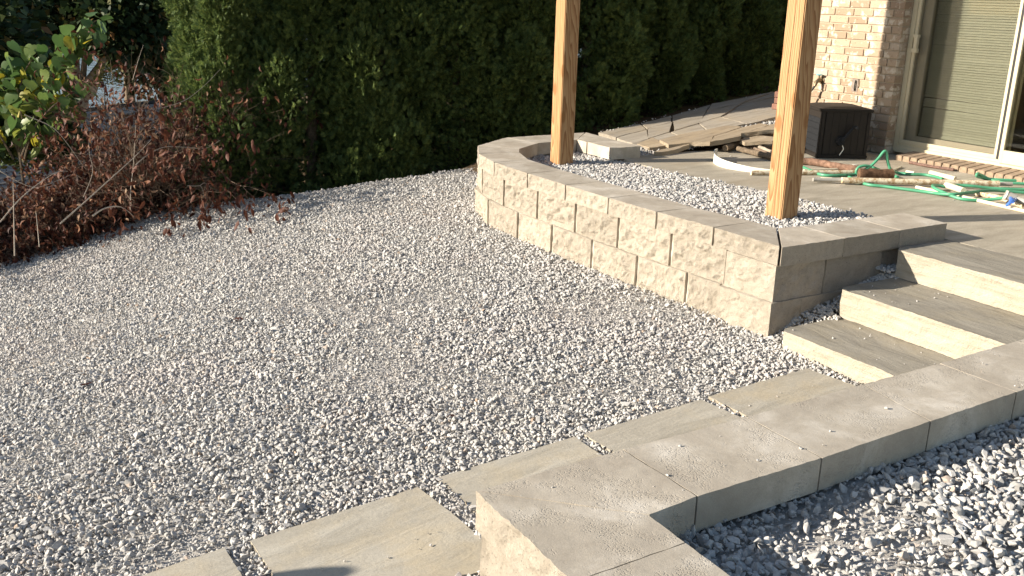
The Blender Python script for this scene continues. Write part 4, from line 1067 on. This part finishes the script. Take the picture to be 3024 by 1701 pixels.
tag(link('leaf_litter', npmesh('leaf_litter', V, Fc), DEADLEAF), 'dry brown leaves blown onto the gravel edge', 'leaves', kind='stuff')
def shrub(name, roots, lab, grow, seed, nleaf_obj):
    r = random.Random(seed); g = np.random.default_rng(seed)
    zc = T(DS.x, DS.y)
    root = empty(name, (DS.x, DS.y, zc), lab, 'shrub')
    thick = MB(); tips = []
    def go(p, d, L, rad, lev):
        n = 5; pts = [p]; rads = [rad]
        for k in range(n):
            d = (d+Vector((r.gauss(0, .16), r.gauss(0, .16), r.gauss(.0, .14)-.03*lev))).normalized()
            p = p+d*(L/n); pts.append(p); rads.append(rad*(1-.55*(k+1)/n))
            if lev < 3 and k >= 1:
                for _ in range(2 if lev < 2 else 1):
                    if r.random() < .85:
                        dd = (d+Vector((r.gauss(0, .7), r.gauss(0, .7), r.gauss(.1, .45)))).normalized()
                        go(p, dd, L*r.uniform(.42, .7), rads[-1]*.62, lev+1)
            if lev >= 1: tips.append((p.copy(), d.copy()))
        thick.tube(pts, rads, 4 if lev else 6, cap=False)
    for (x, y, lean, L) in roots:
        y = max(y, crest_y(x)+.34); L *= .86+.26*smooth(1.2, 1.6, x)
        p = Vector((x, y, T(x, y)-.03))
        for _ in range(grow):
            d = Vector((lean+r.gauss(0, .35), r.gauss(-.05, .38), 1)).normalized()
            go(p+Vector((r.gauss(0, .1), r.gauss(0, .1), 0)), d, L*r.uniform(.7, 1.15), r.uniform(.009, .016), 0)
    thick.build('branches', DEADBARK, root, True)
    idx = g.integers(0, len(tips), 30000)
    pos = np.array([tuple(tips[i][0]) for i in idx])+g.normal(0, .02, (len(idx), 3))
    d = g.normal(0, .55, (len(idx), 3))+np.array([0, 0, -.75]); d /= np.linalg.norm(d, axis=1, keepdims=True)
    lv = leafV.copy(); lv[:, 2] += .2*np.sin(lv[:, 0]*3)
    V, Fc = stamp(lv, leafF, pos, d, g.uniform(0, 6.28, len(idx)), g.uniform(.04, .085, len(idx)))
    o = link('leaves', npmesh('leaves', V, Fc), DEADLEAF, root); o['kind'] = 'stuff'
    idx = sorted(range(len(tips)), key=lambda i: tips[i][0].y+.3*r.random())[:nleaf_obj*3]; r.shuffle(idx)
    for i in idx[:nleaf_obj]:
        o = bpy.data.objects.new('leaf', LEAFME[i % 3]); COL.objects.link(o); o.parent = root
        o.location = tips[i][0]-Vector(root.location)+Vector((r.gauss(0, .03), r.gauss(0, .03), r.gauss(0, .03)))
        o.rotation_euler = (r.uniform(0, 6.28), R(90)+r.gauss(0, .5), r.uniform(0, 6.28)); k = r.uniform(.7, 1.3); o.scale = (k, k, k)
    # long bleached switches that stick out in front
    return root
roots = [(-.9, 8.75, -.1, .95), (-.45, 8.7, 0, .92), (-.1, 8.75, 0, .8), (.35, 8.75, 0, .62), (.7, 8.85, .05, .55), (1.05, 8.9, .1, .55), (1.35, 8.95, .15, .62), (1.6, 9.0, .0, .9), (1.4, 9.0, -.1, .8), (.0, 9.1, 0, .66), (.6, 9.2, 0, .55), (1.2, 9.3, .1, .60), (-.6, 9.2, 0, .75), (1.65, 9.3, 0, 1.0), (.2, 8.9, 0, .66), (-.2, 8.95, 0, .68), (.9, 9.05, 0, .6)]
ds = shrub('dead_shrub', roots, 'withered shrub with rusty brown leaves and tangled bare twigs left of the hedge', 10, 5, 180)
def switch(px, y0, rad, parent, dy=0.):
    n = len(px); pts = []
    for i, p in enumerate(px):
        pts.append(onplane(p[0], p[1], (0, 1, 0), (0, y0+dy*i/max(1, n-1), 0)))
    pts = catmull(pts, 5); m = len(pts); rad *= .6
    return MB().tube(pts, [rad*(1-.7*i/m) for i in range(m)], 5).build('bare_branch', TWIGPALE, parent, True)
d8 = lambda x, y: (.4555*x, 100+.4555*y)
switch([d8(390, 1230), d8(560, 1080), d8(760, 900), d8(900, 770), d8(1020, 640)], 8.1, .010, ds, .3)
switch([d8(880, 850), d8(950, 790), d8(1060, 735), d8(1200, 735), d8(1330, 742), d8(1427, 690)], 8.25, .007, ds, .2)
switch([d8(0, 1220), d8(120, 1080), d8(230, 985), d8(360, 900), d8(440, 890)], 7.9, .008, ds, .3)
switch([d8(0, 890), d8(120, 960), d8(230, 995), d8(350, 960), d8(460, 912)], 8.0, .006, ds, .2)
switch([d8(845, 1140), d8(848, 1000), d8(862, 880), d8(875, 700), d8(880, 560)], 8.4, .006, ds, .1)
switch([d8(600, 1180), d8(680, 1130), d8(770, 1120), d8(830, 1150), d8(870, 1190)], 8.15, .011, ds, .1)
switch([d8(1215, 985), d8(1290, 985), d8(1330, 968), d8(1390, 1025)], 8.35, .005, ds, .05)
switch([d8(1300, 985), d8(1318, 1030), d8(1312, 1130)], 8.4, .004, ds, .0)
switch([d8(160, 525), d8(330, 600), d8(420, 690), d8(520, 830), d8(560, 880)], 8.3, .006, ds, .1)
switch([d8(95, 1440), d8(90, 1200), d8(85, 960)], 7.75, .008, ds, .1)
switch([d8(255, 1380), d8(240, 1220), d8(232, 1150)], 7.95, .006, ds, .1)
switch([d8(540, 1060), d8(600, 900), d8(580, 780), d8(575, 690)], 8.3, .005, ds, .1)
switch([d8(860, 300), d8(900, 160), d8(930, 70)], 8.9, .004, ds, .1)
switch([d8(1050, 480), d8(1200, 430), d8(1330, 330), d8(1427, 230)], 8.7, .005, ds, .1)

# broad-leaved sapling
half = [(-.07, .14, .02), (-.06, .27, .03), (.04, .39, .03), (.20, .46, .02), (.38, .44, .0), (.55, .36, -.03), (.72, .23, -.06), (.88, .09, -.10)]
lp = [(0, 0, 0)]+half+[(1.02, 0, -.16)]+[(x, -y, z_) for x, y, z_ in reversed(half)]+[(.2, 0, -.04), (.55, 0, -.08)]
lfq = [(i, 18, i+1) for i in range(0, 5)]+[(5, 18, 19)]+[(i, 19, i+1) for i in range(5, 13)]+[(13, 19, 18)]+[(i, 18, (i+1) % 18) for i in range(13, 18)]
LL = []
for i in range(3):
    me = mesh('leaf', [(x*.135, y*.135, (zq-.5*y*y+.14*(i-1)*x*x)*.135) for x, y, zq in lp], lfq, True); me.materials.append(LINDEN); LL.append(me)
def sap_pt(px, py, y): return onplane(px, py, (0, 1, 0), (0, y, 0))
sp0 = sap_pt(60, 470, 9.9); sr = empty('sapling', (sp0.x, sp0.y, T(sp0.x, sp0.y)), 'sapling with big heart-shaped green and yellow leaves left of the withered shrub', 'sapling')
stems = [[(60, 470), (100, 380), (150, 320), (190, 290), (215, 270)], [(40, 470), (0, 400), (-40, 330), (-60, 300)], [(60, 470), (70, 390), (60, 320), (50, 260)], [(70, 480), (110, 330), (160, 225), (200, 140), (235, 95), (285, 60)], [(60, 470), (50, 330), (70, 220), (110, 160), (150, 140)], [(60, 470), (20, 340), (-10, 240), (10, 190)], [(80, 450), (110, 300), (95, 220), (125, 185)]]
sm = MB(); lspots = []
for k, st in enumerate(stems):
    pts = catmull([sap_pt(x, y, 9.9+.12*k) for x, y in st], 6); sm.tube(pts, [.012*(1-.75*i/len(pts)) for i in range(len(pts))], 6)
    if k == 3: lspots += [(p, 0) for p in pts[8:]]*4
    else: lspots += [(p, 1) for p in pts[6:]]*3
root_pts = [(sp0.x, sp0.y, T(sp0.x, sp0.y)-.1), tuple(sp0)]; sm.tube(root_pts, [.02, .013], 6)
sm.build('stem', BARK, sr, True)
r = random.Random(4)
for i, (p, k) in enumerate(lspots):
    o = bpy.data.objects.new('leaf', LL[i % 3]); COL.objects.link(o); o.parent = sr
    j = .06 if k == 0 else .13
    o.location = p-Vector(sr.location)+Vector((r.gauss(0, j), r.gauss(0, .12), r.gauss(-.02, j)))
    o.rotation_euler = (r.gauss(0, .5), R(50)+r.gauss(0, .45), r.uniform(0, 6.28)); s = r.uniform(.65, 1.15); o.scale = (s, s, s)
gb0 = sap_pt(70, 420, 10.9); gr_ = empty('leafy_bush', (gb0.x, gb0.y, T(gb0.x, gb0.y)), 'low green bush under the sapling, behind the withered shrub', 'bush')
g = np.random.default_rng(21); n = 5200; P_ = []
for (px, py, rr) in ((20, 300, .34), (90, 330, .3), (150, 350, .22), (-60, 280, .4), (60, 400, .4), (150, 410, .3), (-40, 390, .4), (-120, 330, .4), (200, 420, .2)):
    c = sap_pt(px, py, 10.9); d = g.normal(size=(n//9, 3)); d /= np.linalg.norm(d, axis=1, keepdims=True)
    P_.append(np.array(c)+d*rr*g.uniform(.4, 1.05, (len(d), 1)))
P_ = np.concatenate(P_); d = g.normal(0, .7, P_.shape)+np.array([0, 0, -.3]); d /= np.linalg.norm(d, axis=1, keepdims=True)
V, Fc = stamp(leafV*np.array([1, 1.5, .6]), leafF, P_, d, g.uniform(0, 6.28, len(P_)), g.uniform(.05, .10, len(P_)))
o = link('leaves', npmesh('leaves', V, Fc), m_leaf('bush_leaf', [(0, (.03, .06, .018)), (.5, (.055, .10, .028)), (.9, (.10, .14, .035)), (1, (.25, .21, .04))], .5, .3, .3), gr_); o['kind'] = 'stuff'
MB().tube([(gb0.x, gb0.y, T(gb0.x, gb0.y)-.05), (gb0.x+.03, gb0.y, T(gb0.x, gb0.y)+.3), tuple(gb0)], [.02, .016, .008], 6).build('stem', BARK, gr_, True)
# goldenrod-like weed
wd0 = sap_pt(300, 330, 10.2); wr = empty('weed', (wd0.x, wd0.y, T(wd0.x, wd0.y)), 'feathery yellow-green weed rising in front of the lake', 'weed')
wmb = MB(); wp = catmull([Vector((wd0.x, wd0.y, T(wd0.x, wd0.y)))]+[sap_pt(x, y, 10.2) for x, y in ((310, 300), (318, 240), (306, 185))], 8); wmb.tube(wp, .005, 5); wmb.build('stem', DEADBARK, wr, True)
g = np.random.default_rng(8); n = 420
t = g.random(n); c = np.array([tuple(wp[int(16+7*tt)]) for tt in t]); a = g.uniform(0, 6.28, n); rad = g.uniform(0, .17, n)*(1.1-t*.7)
pos = c+np.column_stack([np.cos(a)*rad, np.sin(a)*rad, -rad*.35+g.normal(0, .02, n)])
d = np.column_stack([np.cos(a), np.sin(a), g.normal(.1, .3, n)]); d /= np.linalg.norm(d, axis=1, keepdims=True)
V, Fc = stamp(leafV*np.array([1, .5, 1]), leafF, pos, d, g.uniform(0, 6.28, n), g.uniform(.03, .06, n))
o = link('leaves', npmesh('leaves', V, Fc), WEED, wr); o['kind'] = 'stuff'
# ------------------------------------------------------------------ neighbour's roof, lake trees
def far(px, py, dist):
    d = ray(px, py); return CAM+d*(dist/math.hypot(d.x, d.y))
ra, rb_ = far(120, 318, 24), far(420, 330, 26)
ra.z = rb_.z = (ra.z+rb_.z)/2
dirr = (rb_-ra).normalized(); ra = ra-dirr*4; rb_ = rb_+dirr*5; back = Vector((-dirr.y, dirr.x, 0))
nh = empty('neighbour_house', (ra.x, ra.y, ra.z-4.5), 'low house with a grey shingled roof by the lake, beyond the withered shrub', 'house')
Lr = (rb_-ra).length; nvv = []; ncourse = 24; hsl = .42
rm_me = []
mroof = MB()
for k in range(ncourse):
    s0, s1_ = k*.16, (k+1)*.16+.02
    for sgn in (-1, 1):
        a0 = ra+back*(sgn*s0); a1 = ra+back*(sgn*s1_)
        z0_, z1_ = ra.z-s0*hsl, ra.z-s1_*hsl
        b = len(mroof.v)
        mroof.v += [(a0.x, a0.y, z0_), ((a0+dirr*Lr).x, (a0+dirr*Lr).y, z0_), ((a1+dirr*Lr).x, (a1+dirr*Lr).y, z1_+.015), (a1.x, a1.y, z1_+.015)]
        mroof.f.append((b, b+1, b+2, b+3) if sgn < 0 else (b+3, b+2, b+1, b))
rf = mroof.build('roof', SHINGLE, nh)
MB().tube([ra+Vector((0, 0, .01)), rb_+Vector((0, 0, .01))], .06, 6).build('ridge', m_plain('ridge_cap', (.05, .045, .04), .9, .2, 10, .1, 0, 0), rf)
W4 = [ra-back*3.4+dirr*.4, rb_-back*3.4-dirr*.4, rb_+back*3.4-dirr*.4, ra+back*3.4+dirr*.4]
MB().prism([(p.x, p.y) for p in W4], ra.z-4.6, ra.z-3.4*hsl-.02).build('wall', m_plain('siding', (.16, .145, .12), .8, .1, 5, .2, 0, 0), nh)
LFQ = np.array([(0, 1, 2, 3)]); LFV = np.array([(0, 0, 0), (.5, .35, .05), (1, 0, -.1), (.5, -.35, .05)])
def crown(name, blobs, n, size, seed, parent, mat=FARLEAF):
    g = np.random.default_rng(seed); P = []; D = []
    wsum = sum(b[3]**2 for b in blobs)
    for (x, y, z, r_) in blobs:
        k = int(n*r_*r_/wsum); d = g.normal(size=(k, 3)); d /= np.linalg.norm(d, axis=1, keepdims=True)
        P.append(np.array([x, y, z])+d*r_*g.uniform(.35, 1.05, (k, 1))*np.array([1, 1, .75])); D.append(d+g.normal(0, .6, (k, 3))+np.array([0, 0, -.4]))
    P = np.concatenate(P); D = np.concatenate(D); D /= np.linalg.norm(D, axis=1, keepdims=True)
    V, Fc = stamp(LFV, LFQ, P, D, g.uniform(0, 6.28, len(P)), size*g.uniform(.6, 1.3, len(P)))
    return link(name, npmesh(name, V, Fc), mat, parent)
tb = far(215, 330, 33); zt = -6.5
lt = empty('lakeside_tree', (tb.x, tb.y, zt), 'multi-stemmed pale-barked tree in front of the lake', 'tree', 'trees by the lake')
tm = MB()
for k, (px, w) in enumerate((([(205, 330), (196, 265), (182, 205), (165, 150), (140, 80)], .17), ([(222, 330), (222, 250), (218, 180), (222, 100), (215, 20)], .23), ([(235, 330), (245, 260), (268, 225), (300, 180), (330, 120)], .12), ([(245, 330), (268, 275), (288, 220), (310, 160), (335, 60)], .2), ([(240, 262), (247, 210), (252, 150), (262, 60)], .11), ([(178, 260), (160, 225), (140, 200), (110, 150)], .07))):
    pts = [far(x, y, 33+.1*k) for x, y in px]
    if k in (0, 1, 3): pts = [Vector((tb.x+.25*(k-1), tb.y, zt-.3))]+pts
    pts = catmull(pts, 5); tm.tube(pts, [w*(1-.5*i/len(pts)) for i in range(len(pts))], 8)
tm.build('trunk', PALEBARK, lt, True)
cb = []
r = random.Random(12)
for px, py, rr in ((60, 60, 2.2), (150, 30, 2.2), (240, 40, 2.0), (330, 60, 2.2), (400, 120, 1.7), (40, 150, 1.1), (110, 90, 1.1), (300, 100, 1.0), (0, 120, 2.0), (200, -60, 2.5), (350, -60, 2.5), (60, -80, 2.6), (420, 30, 2.0)):
    p = far(px, py, 33+r.uniform(-1.5, 2)); cb.append((p.x, p.y, p.z, rr*.62))
crown('crown', cb, 15000, .26, 3, lt)
small = [(315, 250, .45), (325, 215, .5), (305, 280, .3), (345, 235, .3)]
tlab = ['dark tree filling the upper left corner beyond the sapling', 'dark tree hanging over the lake, left of the hedge', 'shadowy tree at the left edge beside the lake', 'dark tree behind the left end of the hedge']
specs = [((40, 40, 40), [(-60, -20, 2.6), (40, 20, 2.2), (100, 70, 1.6), (-40, 110, 2.2), (30, 140, 1.3), (150, 10, 1.8)]), ((360, 60, 46), [(300, 10, 2.6), (380, 60, 2.4), (430, 100, 1.9), (410, 0, 2.6), (350, 90, 1.3), (460, 60, 3.0)]),
         ((-120, 150, 28), [(-140, 60, 2.2), (-40, 190, 1.2), (-90, 130, 1.6), (10, 230, .8), (-60, 250, 1.2), (-160, 200, 1.9)]), ((520, 120, 38), [(470, 60, 2.4), (540, 150, 2.4), (600, 40, 2.6)])]
for k, ((px, py, dd), bl_) in enumerate(specs):
    c = far(px, py, dd); zg = max(-8.2, T(c.x, c.y))
    tr = empty('shade_tree', (c.x, c.y, zg), tlab[k], 'tree', 'trees by the lake')
    cbs = []
    for x, y, rr in bl_:
        p = far(x, y, dd+random.uniform(-2, 2)); cbs.append((p.x, p.y, p.z, rr))
    crown('crown', cbs, 9000, .30, 40+k, tr)
    MB().tube(catmull([(c.x, c.y, zg-.3), (c.x+.1, c.y, zg+2.5), (c.x, c.y+.2, c.z+1)], 5), [.25-.01*i for i in range(11)], 8).build('trunk', BARK, tr, True)
# tree line on the far shore
g = np.random.default_rng(77); n = 26000
X = g.uniform(-260, 420, n); Y = 330+g.normal(0, 9, n)+20*np.sin(X*.02); Z = -8+g.random(n)*(14+5*np.sin(X*.05)+3*np.sin(X*.17))
d = g.normal(size=(n, 3)); d /= np.linalg.norm(d, axis=1, keepdims=True)
V, Fc = stamp(LFV, LFQ, np.column_stack([X, Y, Z]), d, g.uniform(0, 6.28, n), g.uniform(2.5, 4.5, n))
tag(link('far_wood', npmesh('far_wood', V, Fc), FARLEAF), 'wooded far shore of the lake behind the trees', 'wood', kind='stuff')
# round-topped bollard made up and added out of frame so its shadow falls on the large stepping stone
bx_, by_ = -1.32, 3.42
bz = G(bx_, by_); prof = [(0, .055), (1.0, .055), (1.08, .053), (1.12, .045), (1.15, .03), (1.16, .008)]
tag(MB().tube([(bx_, by_, bz-.1+h) for h, _ in prof], [q for _, q in prof], 18).build('occluder', WOOD, None, True, 60), 'added, unseen round-topped timber bollard left of the stepping stones', 'occluder')
